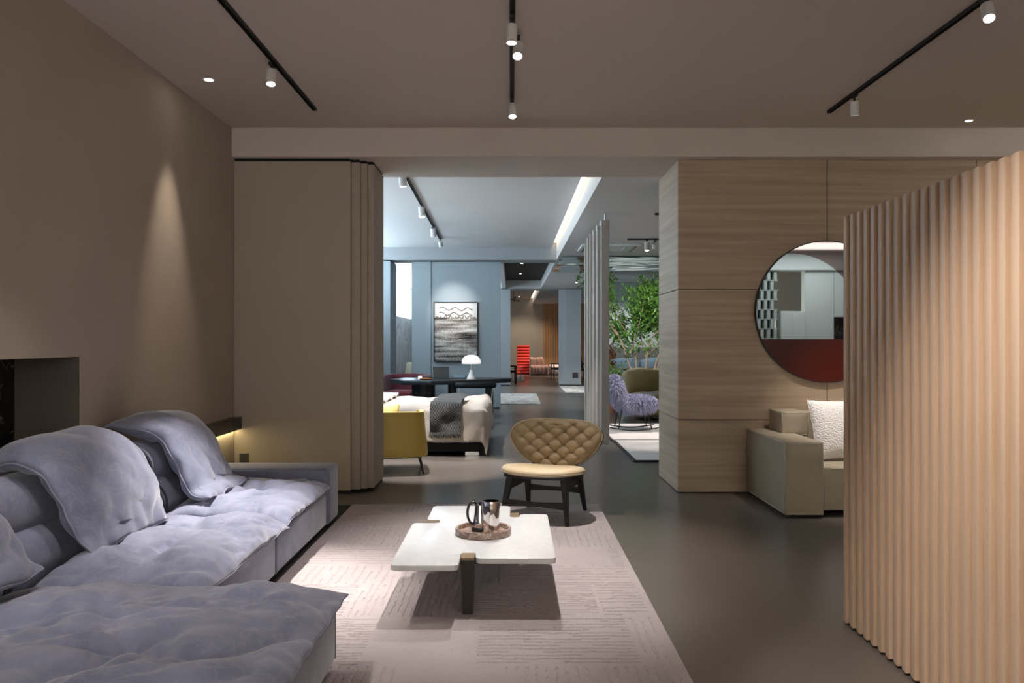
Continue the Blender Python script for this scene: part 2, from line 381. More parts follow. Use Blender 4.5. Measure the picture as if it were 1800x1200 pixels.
def crumple(seed, tufts=(), a1=.03, a2=.012, s1=2.2, s2=5.5, tr_=.10, td=.05):
    def f(u, v, c):
        x, y, z = c.x, c.y, c.z
        wx = .25 * nz(x * 2 + seed, y * 2, z * 2); wy = .25 * nz(x * 2, y * 2 + seed, z * 2 + 5)
        h = a1 * (billow((x + wx) * s1 + seed, (y + wy) * s1, z * s1) ** .75 - .55) + a2 * (billow((x + wx) * s2, (y + wy) * s2 + seed, z * s2) ** .7 - .5)
        h += .004 * (billow((x + wx * 1.5) * 9 + seed, (y + wy * 1.5) * 13, z * 9) ** .7 - .5)
        for (tu, tv) in tufts:
            du = u - tu; dv = v - tv; d = math.hypot(du, dv); a = math.atan2(dv, du)
            h -= td * math.exp(-(d / (tr_ * 1.6)) ** 2)
            h += .45 * td * math.sin(a * 5 + seed + tu * 9) * (d / (tr_ * 2.5)) * math.exp(-(d / (tr_ * 2.6)) ** 2)
        eu = 1 - abs(u); ev = 1 - abs(v)
        h += .007 * math.exp(-ev * 7) * math.sin(u * 38 + 5 * nz(u * 4, seed, v * 2)) * (.4 + nz(u * 5 + seed, 3, 1)) + .007 * math.exp(-eu * 7) * math.sin(v * 38 + 5 * nz(v * 4, seed, u * 2)) * (.4 + nz(v * 5 + seed, 7, 1))
        return h
    return f

# ================================================================== THE SETTING
XB = .95                                 # edge between the high ceiling and the low one on the right
HC = 3.46; HS = 3.19                     # ceiling and beam soffit
fl = struct(box('floor', -5.0, 9.0, -4.8, 37.4, -.15, 0, 'floor'))
# floor joints: fine recessed lines between the large poured fields
struct(box('ceiling', -3.0, 9.0, -4.8, 7.5, HC, HC + .15, 'ceil'), 'dim taupe ceiling over the lounge')
struct(box('ceiling_beam', -3.4, 9.0, 7.5, 8.44, HS, HC + .15, 'ceil'), 'dropped taupe beam across the opening')
struct(box('ceiling', -3.4, XB - .10, 8.44, 17.0, HC, HC + .15, 'ceil2'), 'pale ceiling over the bed area')
struct(box('ceiling', XB - .10, XB, 8.44, 17.0, HC + .12, HC + .15, 'ceil2'), 'top of the lit ceiling slot')
struct(box('ceiling_beam', XB, 9.0, 8.44, 37.4, HS, HC + .15, 'ceil2'), 'long lower ceiling on the right')
struct(box('ceiling_beam', -3.4, XB, 17.0, 17.65, HS, HC + .15, 'beam2'), 'pale beam above the blue partition')
struct(box('ceiling', -.2, XB, 17.65, 26.2, HC, HC + .15, 'mesh'), 'dark mesh ceiling in a recess')
struct(box('ceiling_beam', -3.4, -.2, 17.65, 26.2, HC, HC + .15, 'ceil2'), 'pale ceiling behind the blue partition')
struct(box('ceiling_beam', -.32, -.2, 17.65, 26.2, HS, HC, 'ceil2'), 'upright edge of the ceiling recess')
struct(box('ceiling_beam', -3.4, XB, 26.2, 27.3, HS, HC + .15, 'ceil2'), 'pale beam beyond the mesh recess')
struct(box('ceiling', -3.4, XB - .10, 27.3, 37.4, 3.38, HC + .15, 'ceil'), 'ceiling of the farthest room')
struct(box('ceiling', XB - .10, XB, 27.3, 37.4, 3.50, HC + .15, 'ceil'), 'top of the far lit slot')
def cove(y0, y1, z, lab):
    t = thing('cove_light', lab, 'cove light', (XB - .07, y0, z), 0, 'cove lights in the ceiling slots', world=True)
    box('channel', XB - .098, XB - .002, y0 + .02, y1 - .02, z - .014, z - .001, 'lampwhite', t)
    box('led_strip', XB - .095, XB - .005, y0 + .03, y1 - .03, z - .022, z - .0145, 'led', t)
cove(8.44, 17.0, HC + .12, 'long warm cove light running in the ceiling slot beside the bed area')
cove(27.3, 36.9, 3.50, 'short distant cove light in the ceiling of the farthest room')
# left wall with the fireplace niche
NB = (1.6, 4.87, .05, 1.357)             # niche y0,y1,z0,z1
V, F = comb(gbox(-3.3, -2.64, -4.8, NB[0], 0, HC), gbox(-3.3, -2.64, NB[1], 8.3, 0, HC),
            gbox(-3.3, -2.64, NB[0], NB[1], NB[3], HC), gbox(-3.3, -2.64, NB[0], NB[1], 0, NB[2]))
wl = struct(mk('wall_left', (V, F), 'wallL'), 'taupe plaster wall with a dark niche')
box('niche_back', -3.3, -3.03, NB[0], NB[1], NB[2], NB[3], 'blackmarble', wl)
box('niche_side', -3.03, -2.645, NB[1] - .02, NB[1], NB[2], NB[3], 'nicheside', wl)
# folding panels at the end of the left wall
wp = struct(mk('wall_panelled', gbox(-2.64, -1.60, 8.28, 8.32, 0, HS), 'panel'), 'stack of taupe folding wall panels')
edges = [-1.535, -1.45, -1.392, -1.335]
for i, xe in enumerate(edges):
    y0 = 7.57 + i * .047; y1 = y0 + .043 if i < 3 else 8.28
    x0 = -2.64 if i == 0 else (-1.95 if i < 3 else -1.9)
    box('panel', x0, xe, y0, y1, .035, HS - .028, 'panel', wp, .003, 1)
    box('plinth_strip', x0, xe - .012, y0 + .01, y1 - .005, 0, .034, 'gap', wp)
    box('gap_strip', x0, xe - .012, y0 + .008, y1 - .005, HS - .027, HS - .001, 'gap', wp)
# travertine wall
wt = struct(mk('wall_back', gbox(1.61, 9.0, 7.65, 8.62, 0, HS), 'gap'), 'travertine clad wall')
xs = [1.59, 3.02, 4.45, 5.88, 7.31, 8.74]; zs = [0.008, .70, 1.95, HS]
g_ = .003
for a in range(len(xs) - 1):
    for b in range(3):
        o = box('slab', xs[a] + (g_ if a else 0), xs[a + 1] - g_, 7.63, 7.65, zs[b] + g_ * (b > 0), zs[b + 1] - g_ * (b < 2), 'trav', wt, .0015, 1)
for b in range(3):
    box('slab', 1.59, 1.61, 7.6505, 8.62, zs[b] + g_ * (b > 0), zs[b + 1] - g_ * (b < 2), 'trav', wt, .0015, 1)
# rear room behind the camera (seen in the mirror)
struct(box('wall_front', -3.3, 9.0, -4.95, -4.8, 0, HC, 'white_wall'), 'wall behind the viewer')
struct(box('wall_right', 9.0, 9.15, -4.8, 37.4, 0, HC, 'wallL'), 'far right wall')
# left side with windows: room of the bed and beyond, x = -3.3
for k, (a, b) in enumerate(((8.3, 17.0), (17.9, 26.2), (27.3, 37.2))):
    col = 'wallmarble' if k == 1 else 'blue'
    struct(box('wall_left', -3.5, -3.3, a, b, 0, 2.18, col), ['low blue grey window wall by the bed', 'marble clad window wall', 'low wall of the farthest room'][k])
    wn = struct(mk('window_%d' % (k + 1), comb(gbox(-3.5, -3.45, a, b, 2.18, 2.22), gbox(-3.5, -3.45, a, b, HC - .04, HC)), 'lampwhite'), 'clerestory window')
    ny = int((b - a) / .04); P = [(-3.37 + .018 * math.sin(i * 1.05), a + (b - a) * i / ny) for i in range(ny + 1)]
    V = [(x, y, 2.185) for x, y in P] + [(x, y, HC - .005) for x, y in P] + [(x - .004, y, 2.185) for x, y in P] + [(x - .004, y, HC - .005) for x, y in P]
    n = ny + 1; F = [(i, i + 1, n + i + 1, n + i) for i in range(ny)] + [(2 * n + i + 1, 2 * n + i, 3 * n + i, 3 * n + i + 1) for i in range(ny)]
    if k < 2: mk('sheer_curtain', (V, F), 'daylight', wn, 180)
    else: box('pane', -3.47, -3.45, a, b, 2.22, HC - .04, 'glass', wn)
wb = struct(box('wall_blue_return', -3.3, -2.6, 17.0, 17.9, 0, HS - .02, 'blue'), 'blue grey pier beside the window gap')
box('gap_strip', -3.3, -2.61, 17.01, 17.89, HS - .02, HS, 'gap', wb)
# blue partition with the painting
wb = struct(box('wall_blue', -2.16, -.25, 17.2, 17.42, .03, HS - .02, 'blue'), 'blue grey partition')
box('panel', -.80, -.25, 17.175, 17.20, .03, HS - .02, 'blue', wb); box('panel', -2.16, -1.75, 17.175, 17.20, .03, HS - .02, 'blue', wb)
box('gap_strip', -2.14, -.27, 17.2, 17.40, HS - .02, HS, 'gap', wb); box('plinth_strip', -2.14, -.27, 17.21, 17.40, 0, .03, 'gap', wb)
# partitions at the far opening
wg = struct(box('wall_far_left', -3.3, -.05, 26.2, 26.5, .03, HS - .02, 'greywall'), 'pale partition left of the far opening')
box('plinth_strip', -3.3, -.07, 26.22, 26.48, 0, .03, 'gap', wg); box('gap_strip', -3.3, -.07, 26.22, 26.48, HS - .02, HS, 'gap', wg)
wg = struct(box('wall_far_right', 1.76, 2.27, 26.2, 26.5, .03, HS - .02, 'greywall'), 'pale fluted partition right of the far opening')
for i in range(3): box('panel', 1.54 + i * .075, 1.76, 26.23 + (2 - i) * .05, 26.27 + (2 - i) * .05, .03, HS - .02, 'greywall', wg)
box('plinth_strip', 1.6, 2.25, 26.3, 26.48, 0, .03, 'gap', wg)
# farthest walls
struct(box('wall_far', -3.5, 1.45, 37.0, 37.2, 0, HC, 'beige'), 'farthest beige wall')
wo = struct(box('wall_far_oak', 1.45, 4.2, 36.8, 37.2, 0, HS, 'oak_far'), 'farthest oak slatted wall')
for i in range(14): box('slat', 1.47 + i * .11, 1.56 + i * .11, 36.77, 36.80, .02, HS - .01, 'oak_far', wo)
struct(box('wall_far_side', 4.2, 4.35, 26.5, 37.2, 0, HS, 'greywall'), 'side wall of the farthest room')
struct(box('wall_garden', 2.35, 9.0, 23.4, 23.6, 0, HS, 'greywall'), 'wall behind the tree')
struct(box('wall_garden_low', 2.35, 9.0, 23.2, 23.39, 0, 1.28, 'darkwall'), 'low dark grey wall behind the blue sofa')
# ceiling rail lines over the garden
for k, y in enumerate((19.8, 22.4)):
    struct(box('trim_%d' % (k + 1), 1.75, 9.0, y, y + .04, HS - .06, HS, 'lampwhite'), 'slim white ceiling rail')
# rippled steel ceiling panel
def ripple():
    nx, ny = 150, 90; V = []; F = []
    for i in range(nx + 1):
        for j in range(ny + 1):
            x = 1.0 + i * 7 / nx; y = 16.2 + j * 3.4 / ny
            V.append((x, y, HS - .035 + .022 * nz(x * 1.1, y * 1.5, 1) + .02 * nz(x * 2.3, y * 3.4, 4)))
    for i in range(nx):
        for j in range(ny):
            a = i * (ny + 1) + j; F.append((a, a + 1, a + ny + 2, a + ny + 1))
    return V, F
o = mk('ceiling_ripple_panel', ripple(), 'ripple', None, 180); struct(o, 'rippled mirror steel ceiling panel')
# glass screen behind the tree
for k, (a, b) in enumerate(((1.75, 3.098), (3.104, 5.6))):
    struct(box('window_%d' % (k + 4), a, b, 18.5, 18.515, .01, HS - .07, 'glass'), 'clear glass pane behind the tree')

# ================================================================== LIGHT FITTINGS
def track(lab, p0, p1, zc, n='lighting_track'):
    dx, dy = p1[0] - p0[0], p1[1] - p0[1]
    L = math.hypot(dx, dy); t = thing(n, lab, 'lighting track', (p0[0], p0[1], zc), math.atan2(dy, dx), 'lighting tracks')
    g = comb(gbox(0, L, -.0175, -.012, -.024, 0), gbox(0, L, .012, .0175, -.024, 0), gbox(0, L, -.012, .012, -.006, 0))
    mk('rail', g, 'track', t); box('end_cap', L - .004, L + .004, -.0175, .0175, -.0245, -.0005, 'track', t); return t
def spotlight(lab, x, y, zc, target=None, watts=0, deg=40, col=NEUT, r=.034, L=.115, lens='lens', blend=.5, grp='track spotlights', size=.03):
    """white cylinder hanging from a track, aimed at target"""
    t = thing('track_spotlight', lab, 'spotlight', (x, y, zc - .024), 0, grp)
    box('adapter', -.012, .012, -.045, .045, -.018, 0, 'track', t)
    mk('stem', gtube([(0, 0, -.018), (0, 0, -.05)], .008), 'track', t, 60)
    d = (Vector(target) - Vector((x, y, zc - .1))).normalized() if target else Vector((0, 0, -1))
    q = Vector((0, 0, -1)).rotation_difference(d).to_matrix().to_4x4(); top = tr(0, 0, -.048) @ q
    h = mk('housing', xf(glathe([(0, 0), (r * .9, 0), (r, -.004), (r, -L), (r * .86, -L), (r * .80, -L + .02)], n=28, close=False), top), 'lampwhite', t, 40)
    mk('lens', xf(glathe([(0, -L + .014), (r * .82, -L + .014)], n=24, close=False), top), lens, t)
    if watts:
        p = Vector((x, y, zc - .024)) + (top @ Vector((0, 0, -L - .01)))
        spot('spot_beam', p, p + d, watts, deg, col, blend, size, t)
    return t
def downlight(lab, x, y, zc, watts=0, target=None, deg=50, col=WARM, lens='lens', grp='recessed downlights', r=.032, blend=.6):
    t = thing('recessed_downlight', lab, 'downlight', (x, y, zc), 0, grp)
    mk('trim_ring', glathe([(r, -.001), (r + .01, -.004), (r + .014, -.0005)], n=24, close=False), 'lampwhite', t, 60)
    mk('lens', glathe([(0, -.0025), (r, -.0025)], n=24, close=False), lens, t)
    if watts: spot('spot_beam', (x, y, zc - .03), target or (x, y, 0), watts, deg, col, blend, .03, t)
    return t
track('black lighting track on the left above the blue sofa', (-1.70, -1.0), (-1.70, 6.86), HC)
track('black lighting track in the middle above the coffee table', (0.01, -1.0), (0.0, 6.60), HC)
track('black lighting track on the right above the fluted screen', (2.76, -1.0), (2.76, 6.93), HC)
EN = 1.0
spotlight('white spotlight at the far end of the middle track', 0, 6.52, HC, (.12, 5.45, 0), 360 * EN, 62, NEUT, blend=.9, size=.010)
spotlight('white spotlight hanging straight down halfway along the middle track', 0.0, 4.88, HC, (-.10, 4.62, 0), 190 * EN, 50, NEUT, blend=.9, size=.010)
spotlight('bright spotlight behind the others on the middle track, tilted to the viewer', .04, 5.20, HC, (-.1, 3.2, .0), 14 * EN, 50, NEUT)
spotlight('white spotlight on the left track above the blue sofa', -1.72, 5.70, HC, (-1.56, 4.74, .4), 840 * EN, 40, NEUT, blend=1.0, size=.012)
spotlight('spotlight on the left track above the middle of the sofa', -1.70, 3.95, HC, (-1.80, 4.05, .4), 60 * EN, 60, NEUT, lens='lensdim')
spotlight('white spotlight near the end of the right track over the leather sofa', 2.76, 6.42, HC, (3.15, 7.05, .5), 300 * EN, 46, NEUT, blend=.9)
spotlight('glaring spotlight at the top right corner, tilted to the fluted screen', 2.74, 4.60, HC, (2.1, 2.6, .0), 60 * EN, 50, NEUT)
# spotlights of the same tracks behind the viewer
spotlight('spotlight on the middle track aimed at the fluted screen', 0.0, 2.0, HC, (1.71, 2.5, .85), 410 * EN, 54, NEUT, lens='lensdim', blend=1.0)
spotlight('spotlight on the left track above the chaise', -1.70, 3.0, HC, (-1.5, 2.6, .3), 90 * EN, 70, NEUT, lens='lensdim')
downlight('small recessed downlight washing the left wall', -2.33, 6.12, HC, 90 * EN, (-2.62, 6.1, 1.2), 40, WARM, blend=1.0)
for k, (x, y) in enumerate(((-1.5, -3.7), (1.2, -3.7), (3.8, -3.7), (4.2, 2.4), (6.5, 5.4))):  # added fill lights out of view: rear wall wash and right side ambient
    downlight(['added fill light behind the viewer on the left', 'added fill light behind the viewer in the middle', 'added fill light behind the viewer on the right', 'added fill light behind the fluted screen', 'added fill light right of the leather sofa'][k], x, y, HC, (800 if k < 3 else 300) * EN, (x, -5.2, 1.5) if k < 3 else (7.5, 6.0, .5), 120, (1.0, 0.92, 0.85), 'lensdim', blend=1.0)
downlight('small recessed downlight right of the right track', 4.16, 7.25, HC, 12 * EN, (4.16, 7.5, .0), 50, WARM, 'lensdim')
# bed area track
track('black lighting track over the bed', (-1.26, 8.55), (-1.40, 15.6), HC)
spotlight('first and nearest spotlight on the track over the bed', -1.27, 9.20, HC, (-.95, 9.2, 0), 620 * EN, 40, NEUT, L=.15, r=.045)
spotlight('second spotlight on the track over the bed', -1.31, 11.5, HC, (-1.0, 11.0, .5), 330 * EN, 60, NEUT, L=.15, r=.045)
spotlight('third spotlight on the track over the bed', -1.35, 13.6, HC, (-1.3, 14.9, .7), 110 * EN, 50, NEUT, L=.15, r=.045, lens='lensdim')
spotlight('farthest spotlight on the track over the bed', -1.38, 15.3, HC, (-1.25, 17.2, 2.1), 190 * EN, 36, NEUT, L=.15, r=.045, lens='lensdim', blend=1.0)
# track by the fur chair
track('short black lighting track above the fur rocking chair', (1.95, 13.46), (3.6, 13.46), HS)
spotlight('left spotlight of the pair above the rocking chair', 2.28, 13.46, HS, (2.2, 12.9, .3), 260 * EN, 55, NEUT, L=.14, r=.045, lens='lensdim')
spotlight('right spotlight of the pair above the rocking chair', 2.42, 13.46, HS, (2.75, 16.2, 1.7), 480 * EN, 55, NEUT, L=.14, r=.045, lens='lensdim')
track('stub of black lighting track beside the stone pier', (1.94, 10.8), (2.9, 10.8), HS)
spotlight('spotlight hidden behind the stone pier', 2.6, 10.8, HS, (2.2, 11.8, 0), 220 * EN, 60, NEUT, lens='lensdim')
downlight('recessed downlight over the corridor rug', .25, 20.5, HC, 150 * EN, (0, 20, 0), 90, NEUT)
downlight('recessed downlight farther along the mesh ceiling', .25, 23.5, HC, 120 * EN, (.5, 24, 0), 70, NEUT)
downlight('recessed downlight lighting the red lounger', .30, 34.3, 3.38, 120 * EN, (.4, 35.9, .9), 90, WARM)
downlight('recessed downlight over the pale pink seat', 2.3, 33.6, HS, 350 * EN, (1.9, 34.4, .2), 80, WARM)
downlight('recessed downlight in front of the far right partition', 1.9, 23.5, HS, 160 * EN, (2.0, 24.3, 0), 70, NEUT)
downlight('recessed downlight over the glass garden', 4.6, 17.2, HS, 260 * EN, (3.2, 16.8, 1.2), 70, NEUT)
downlight('recessed downlight over the blue sofa', 3.5, 21.3, HS, 260 * EN, (3.4, 23.0, .8), 80, NEUT)
# added glowing panel behind the viewer, lights the white area the mirror reflects
t = thing('added_light_panel', 'added ceiling light panel that lights the white area in the round mirror', 'light panel', (6.2, -1.4, HC), 0, world=True)
box('frame', 5.0, 7.4, -2.0, -.8, HC - .02, HC, 'lampwhite', t); box('diffuser', 5.04, 7.36, -1.96, -.84, HC - .028, HC - .021, 'fillpanel', t)

# ================================================================== RUGS
def rug_main():
    x0, x1, y0, y1 = -1.40, .76, 1.7, 7.0; nx, ny = 300, 620
    X, Y = np.meshgrid(np.linspace(x0, x1, nx + 1), np.linspace(y0, y1, ny + 1), indexing='ij')
    Z = np.full_like(X, .022); rs = np.random.RandomState(4)
    wob = .0025 * np.sin(Y * 17 + 3 * np.sin(X * 5)) + .002 * np.sin(Y * 61 + 4 * np.sin(X * 40)); wob2 = .003 * np.sin(X * 14 + 2 * np.sin(Y * 6)) + .002 * np.sin(X * 57 + 4 * np.sin(Y * 40))
    patches = []; yy = y0 + .05
    while yy < y1 - .05:
        h = rs.uniform(.3, .62); xx = x0 + .05
        while xx < x1 - .1:
            wd = rs.uniform(.35, .95); patches.append((xx, min(xx + wd, x1 - .04), yy, min(yy + h, y1 - .04), rs.randint(0, 5), rs.uniform(.030, .055))); xx += wd + .02
        yy += h + .02
    for a, b, c, d, k, pitch in patches:
        if k == 4: continue
        inn = (X > a) & (X < b) & (Y > c) & (Y < d)
        if k in (0, 2): ph = (X + wob) / pitch
        else: ph = (Y + wob2) / (pitch * 1.1)
        fr = np.abs((ph % 1) - .5) * pitch; gate = np.sin(ph.astype(int) * 2.3 + (Y if k in (0, 2) else X) * 7) > -.85
        Z = np.where(inn & (fr < .0045) & gate, Z - .0055, Z)
    Z += rs.normal(0, .0006, Z.shape)
    V = np.stack([X, Y, Z], -1).reshape(-1, 3); n = ny + 1
    I, J = np.meshgrid(np.arange(nx), np.arange(ny), indexing='ij'); A = (I * n + J).ravel()
    F = np.stack([A, A + n, A + n + 1, A + 1], -1)
    V = [tuple(v) for v in V.tolist()]; F = [tuple(f) for f in F.tolist()]
    b = len(V); loop = [i * n for i in range(nx)] + [nx * n + j for j in range(ny)] + [i * n + ny for i in range(nx, 0, -1)] + [j for j in range(ny, 0, -1)]
    V += [(V[k][0], V[k][1], 0.001) for k in loop]; L = len(loop)
    F += [(loop[k], b + k, b + (k + 1) % L, loop[(k + 1) % L]) for k in range(L)]
    return V, F
tag(mk('area_rug', rug_main(), 'rug'), 'large pale mauve carved wool rug under the coffee table', 'rug')
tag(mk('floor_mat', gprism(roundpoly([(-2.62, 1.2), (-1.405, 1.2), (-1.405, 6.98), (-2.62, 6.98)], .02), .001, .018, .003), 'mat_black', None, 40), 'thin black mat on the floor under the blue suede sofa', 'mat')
def flat_rug(lab, x0, x1, y0, y1, m, edge=None):
    t = thing('area_rug', lab, 'rug', ((x0 + x1) / 2, (y0 + y1) / 2, 0), world=True)
    mk('pile', gprism([(x0, y0), (x1, y0), (x1, y1), (x0, y1)], .001, .02, .004), m, t, 40)
    if edge:
        e = .035
        mk('binding', comb(gbox(x0 - e, x0, y0 - e, y1, .001, .021), gbox(x0, x1, y0 - e, y0, .001, .021), gbox(x1, x1 + e, y0 - e, y1, .001, .021)), edge, t)
flat_rug('pale beige rug with dark binding, nearest beside the stone pier', 1.50, 4.2, 9.62, 11.56, 'rugpale', 'rugedge')
flat_rug('pale beige rug with dark binding under the fur rocking chair', 1.48, 4.2, 11.62, 13.9, 'rugpale', 'rugedge')
flat_rug('grey veined rug in the corridor past the blue partition', -1.6, .67, 18.3, 22.0, 'rugvein')
flat_rug('grey veined rug in front of the pale fluted partition', 1.52, 3.1, 22.3, 25.7, 'rugvein', None)
flat_rug('pale rug beside the black chair in the farthest room', -2.2, .48, 29.3, 33.2, 'rugpale')

# ================================================================== BLUE SUEDE SOFA
sf = thing('sectional_sofa', 'large blue-grey suede sectional sofa with crumpled cushions and chaise', 'sofa', (-1.9, 4.3, .018), world=True)
FB = .018
box('base', -2.60, -1.40, 3.50, 4.73, .06, .31, 'suede', sf, .025, 3)
box('base', -2.60, -1.40, 4.74, 6.02, .06, .31, 'suede', sf, .025, 3)
box('chaise_base', -2.60, -.765, 2.20, 3.47, .06, .31, 'suede', sf, .03, 3)
arm = box('arm', -2.60, -1.385, 6.03, 6.37, .055, .487, 'suede', sf, .035, 4)
mk('piping', gtube([(-1.386, 6.034 + .03, .08), (-1.386, 6.034 + .02, .44), (-1.40, 6.036, .468), (-2.5, 6.036, .470)], .005, 6), 'seam', arm, 180)
box('plinth', -2.58, -1.43, 3.55, 6.33, FB, .06, 'gap', sf); box('plinth', -2.58, -.80, 2.25, 3.45, FB + .008, .06, 'gap', sf)
mk('piping', gtube([(-1.402, 4.735, .07), (-1.402, 4.735, .30)], .005, 6), 'seam', sf, 180)
mk('piping', gtube([(-.768, 3.45, .08), (-.768, 3.45, .30)], .006, 6), 'seam', sf, 180)
# back rolls
def groll(x, z, r, y0, y1, seed, rx=1.0):
    n, k = 40, 30; V = []; F = []
    for i in range(k + 1):
        s = i / k; y = y0 + (y1 - y0) * s; e = min(1, min(s, 1 - s) * 9); rr = r * (.86 + .14 * math.sqrt(1 - (1 - e) ** 2))
        for j in range(n):
            a = 2 * math.pi * j / n; d = rr * (1 + .05 * (billow(math.cos(a) * 1.2 + seed, y * 2.4, math.sin(a) * 1.2) - .4))
            V.append((x + d * rx * math.cos(a), y, z + d * math.sin(a)))
    for i in range(k):
        for j in range(n): F.append((i * n + j, i * n + (j + 1) % n, (i + 1) * n + (j + 1) % n, (i + 1) * n + j))
    F.append(tuple(reversed(range(n)))); F.append(tuple(k * n + j for j in range(n)))
    return V, F
def ring(x, y, z, r, n=36): return [(x + r * math.cos(2 * math.pi * i / n), y, z + r * math.sin(2 * math.pi * i / n)) for i in range(n)]
for k, (a, b) in enumerate(((2.25, 3.44), (3.46, 4.98), (5.0, 6.02))):
    u_ = mk('back_roll', groll(-2.43, .635, .172, a, b, k * 3.1), 'suede', sf, 180)
    l_ = mk('lumbar_roll', groll(-2.31, .43, .150, a, b, k * 5.3 + 1), 'suede', sf, 180)
    for y in (a + .012, b - .012):
        mk('piping', gtube(ring(-2.43, y, .635, .160), .010, 6, True), 'seamdark', u_, 180)
        mk('piping', gtube(ring(-2.31, y, .43, .138), .009, 6, True), 'seamdark', l_, 180)
# seat cushions
def seat(name, x0, x1, y0, y1, z, T, seed, tufts, nu=64, nv=64, droop=.035, a1=.05, a2=.016):
    cx, cy = (x0 + x1) / 2, (y0 + y1) / 2; hx, hy = (x1 - x0) / 2, (y1 - y0) / 2
    def C(u, v):
        ex = .012 * nz(u * 6 + seed, v * 6, 1); ey = .012 * nz(u * 6, v * 6 + seed, 2)
        return (cx + u * hx + ex, cy + v * hy + ey, z - droop * (max(0, abs(u) - .6) / .4) ** 2 - droop * .6 * (max(0, abs(v) - .7) / .3) ** 2 + .012 * nz(u * 3, v * 3 + seed, 7))
    g, loop = gpillow(C, nu, nv, T, 3.2, .45, crumple(seed, tufts, a1, a2), .30)
    o = mk(name, g, 'suede', sf, 180)
    L = loop + []
    mk('seam', gtube([(p[0], p[1], p[2] + .002) for p in L], .005, 5, True), 'seam', o, 180)
seat('seat_cushion', -2.17, -1.355, 3.49, 4.86, .365, .115, 2.3, [(.1, -.35), (-.1, .45)], 84, 110)
seat('seat_cushion', -2.17, -1.365, 4.84, 6.035, .385, .105, 8.1, [(.1, .0)], 84, 100)
seat('chaise_cushion', -2.17, -.715, 2.15, 3.495, .372, .105, 5.4, [(-.45, .2), (.2, -.2), (.55, .5)], 130, 120, .02, .055, .018)

def drape(name, lab, path, yt, yb, T, seed, tufts, nu=84, nv=96, skew=0.0, a1=.055, a2=.02, bulge=.04, tip=0.0):
    """cushion draped over the back roll: path in x-z from behind down to the seat, yt/yb the y span at its top and bottom end"""
    pts = catmull([(x, 0, z) for x, z in path], 80)
    def C(u, v):
        s = (v + 1) / 2; k = min(79, int(s * 80)); f = s * 80 - k; p = pts[k].lerp(pts[k + 1], f)
        y0 = yt[0] + (yb[0] - yt[0]) * s; y1 = yt[1] + (yb[1] - yt[1]) * s
        y = (y0 + y1) / 2 + (y1 - y0) / 2 * u * (1 + bulge * math.sin(math.pi * s)) + .02 * nz(u * 4, v * 4, seed)
        x = p.x + skew * u * s + .015 * nz(v * 4 + seed, u * 4, 3); z = p.z + .02 * nz(u * 2.5 + seed, v * 2.5, 9) - .05 * (abs(u) ** 4) * (1 - s) + tip * max(0, -u) ** 2 * (1 - s) ** 2
        return (x, y, z)
    g, loop = gpillow(C, nu, nv, T, 3.0, .5, crumple(seed, tufts, a1, a2, 2.8, 6.5, .16, .052), .45)
    # face orientation: normal of du x dv points outwards (to +x / up)
    o = tag(mk(name, g, 'suede', None, 180), lab, 'cushion', 'loose cushions draped over the sofa back')
    mk('seam', gtube(loop, .006, 5, True), 'seam', o, 180)
    return o
drape('draped_cushion', 'big crumpled blue-grey cushion draped over the sofa back beside the niche',
      [(-2.56, .79), (-2.52, .875), (-2.40, .905), (-2.26, .86), (-2.16, .75), (-2.085, .62), (-2.03, .51), (-1.97, .445)], (3.82, 4.80), (3.74, 4.58), .17, 3.7, [(.05, .55), (-.35, -.15)])
drape('draped_cushion', 'pointed blue-grey cushion draped over the sofa back beside the far arm',
      [(-2.60, .885), (-2.52, .905), (-2.39, .90), (-2.25, .84), (-2.15, .72), (-2.07, .58), (-2.00, .49), (-1.88, .465)], (5.05, 5.98), (4.97, 5.68), .17, 9.2, [(.1, .6), (-.2, -.1)], tip=.055, bulge=-.14)
drape('draped_cushion', 'blue-grey cushion at the left edge leaning over the chaise',
      [(-2.54, .79), (-2.48, .86), (-2.36, .865), (-2.24, .79), (-2.14, .65), (-2.08, .54), (-2.00, .475)], (2.45, 3.36), (2.45, 3.40), .15, 6.1, [(.2, .5)])

# ledge and socket on the left wall
t = thing('wall_ledge', 'black marble ledge on the left wall behind the sofa, lit underneath', 'ledge', (-2.60, 6.5, .62), world=True)
box('ledge_block', -2.64, -2.565, 5.05, 7.565, .62, .737, 'blackmarble', t, .002, 1)
box('led_strip', -2.625, -2.60, 5.1, 7.55, .612, .6195, 'ledwarm', t)
def socket(lab, x, y, z, s=.043):
    t = thing('wall_socket', lab, 'socket', (x, y, z), 0, 'dark wall sockets')
    box('plate', -s, s, -.010, 0, -s, s, 'socket', t, .002, 1)
    mk('pins', comb(gbox(-.013, -.009, -.0108, -.0098, .004, .014), gbox(.009, .013, -.0108, -.0098, .004, .014), gbox(-.002, .002, -.0108, -.0098, -.016, -.006)), 'gap', t)
socket('dark square socket on the taupe panel behind the sofa arm', -2.545, 7.57, .345)
socket('dark square socket on the pale partition at the far opening', 2.08, 26.2, .34, .09)

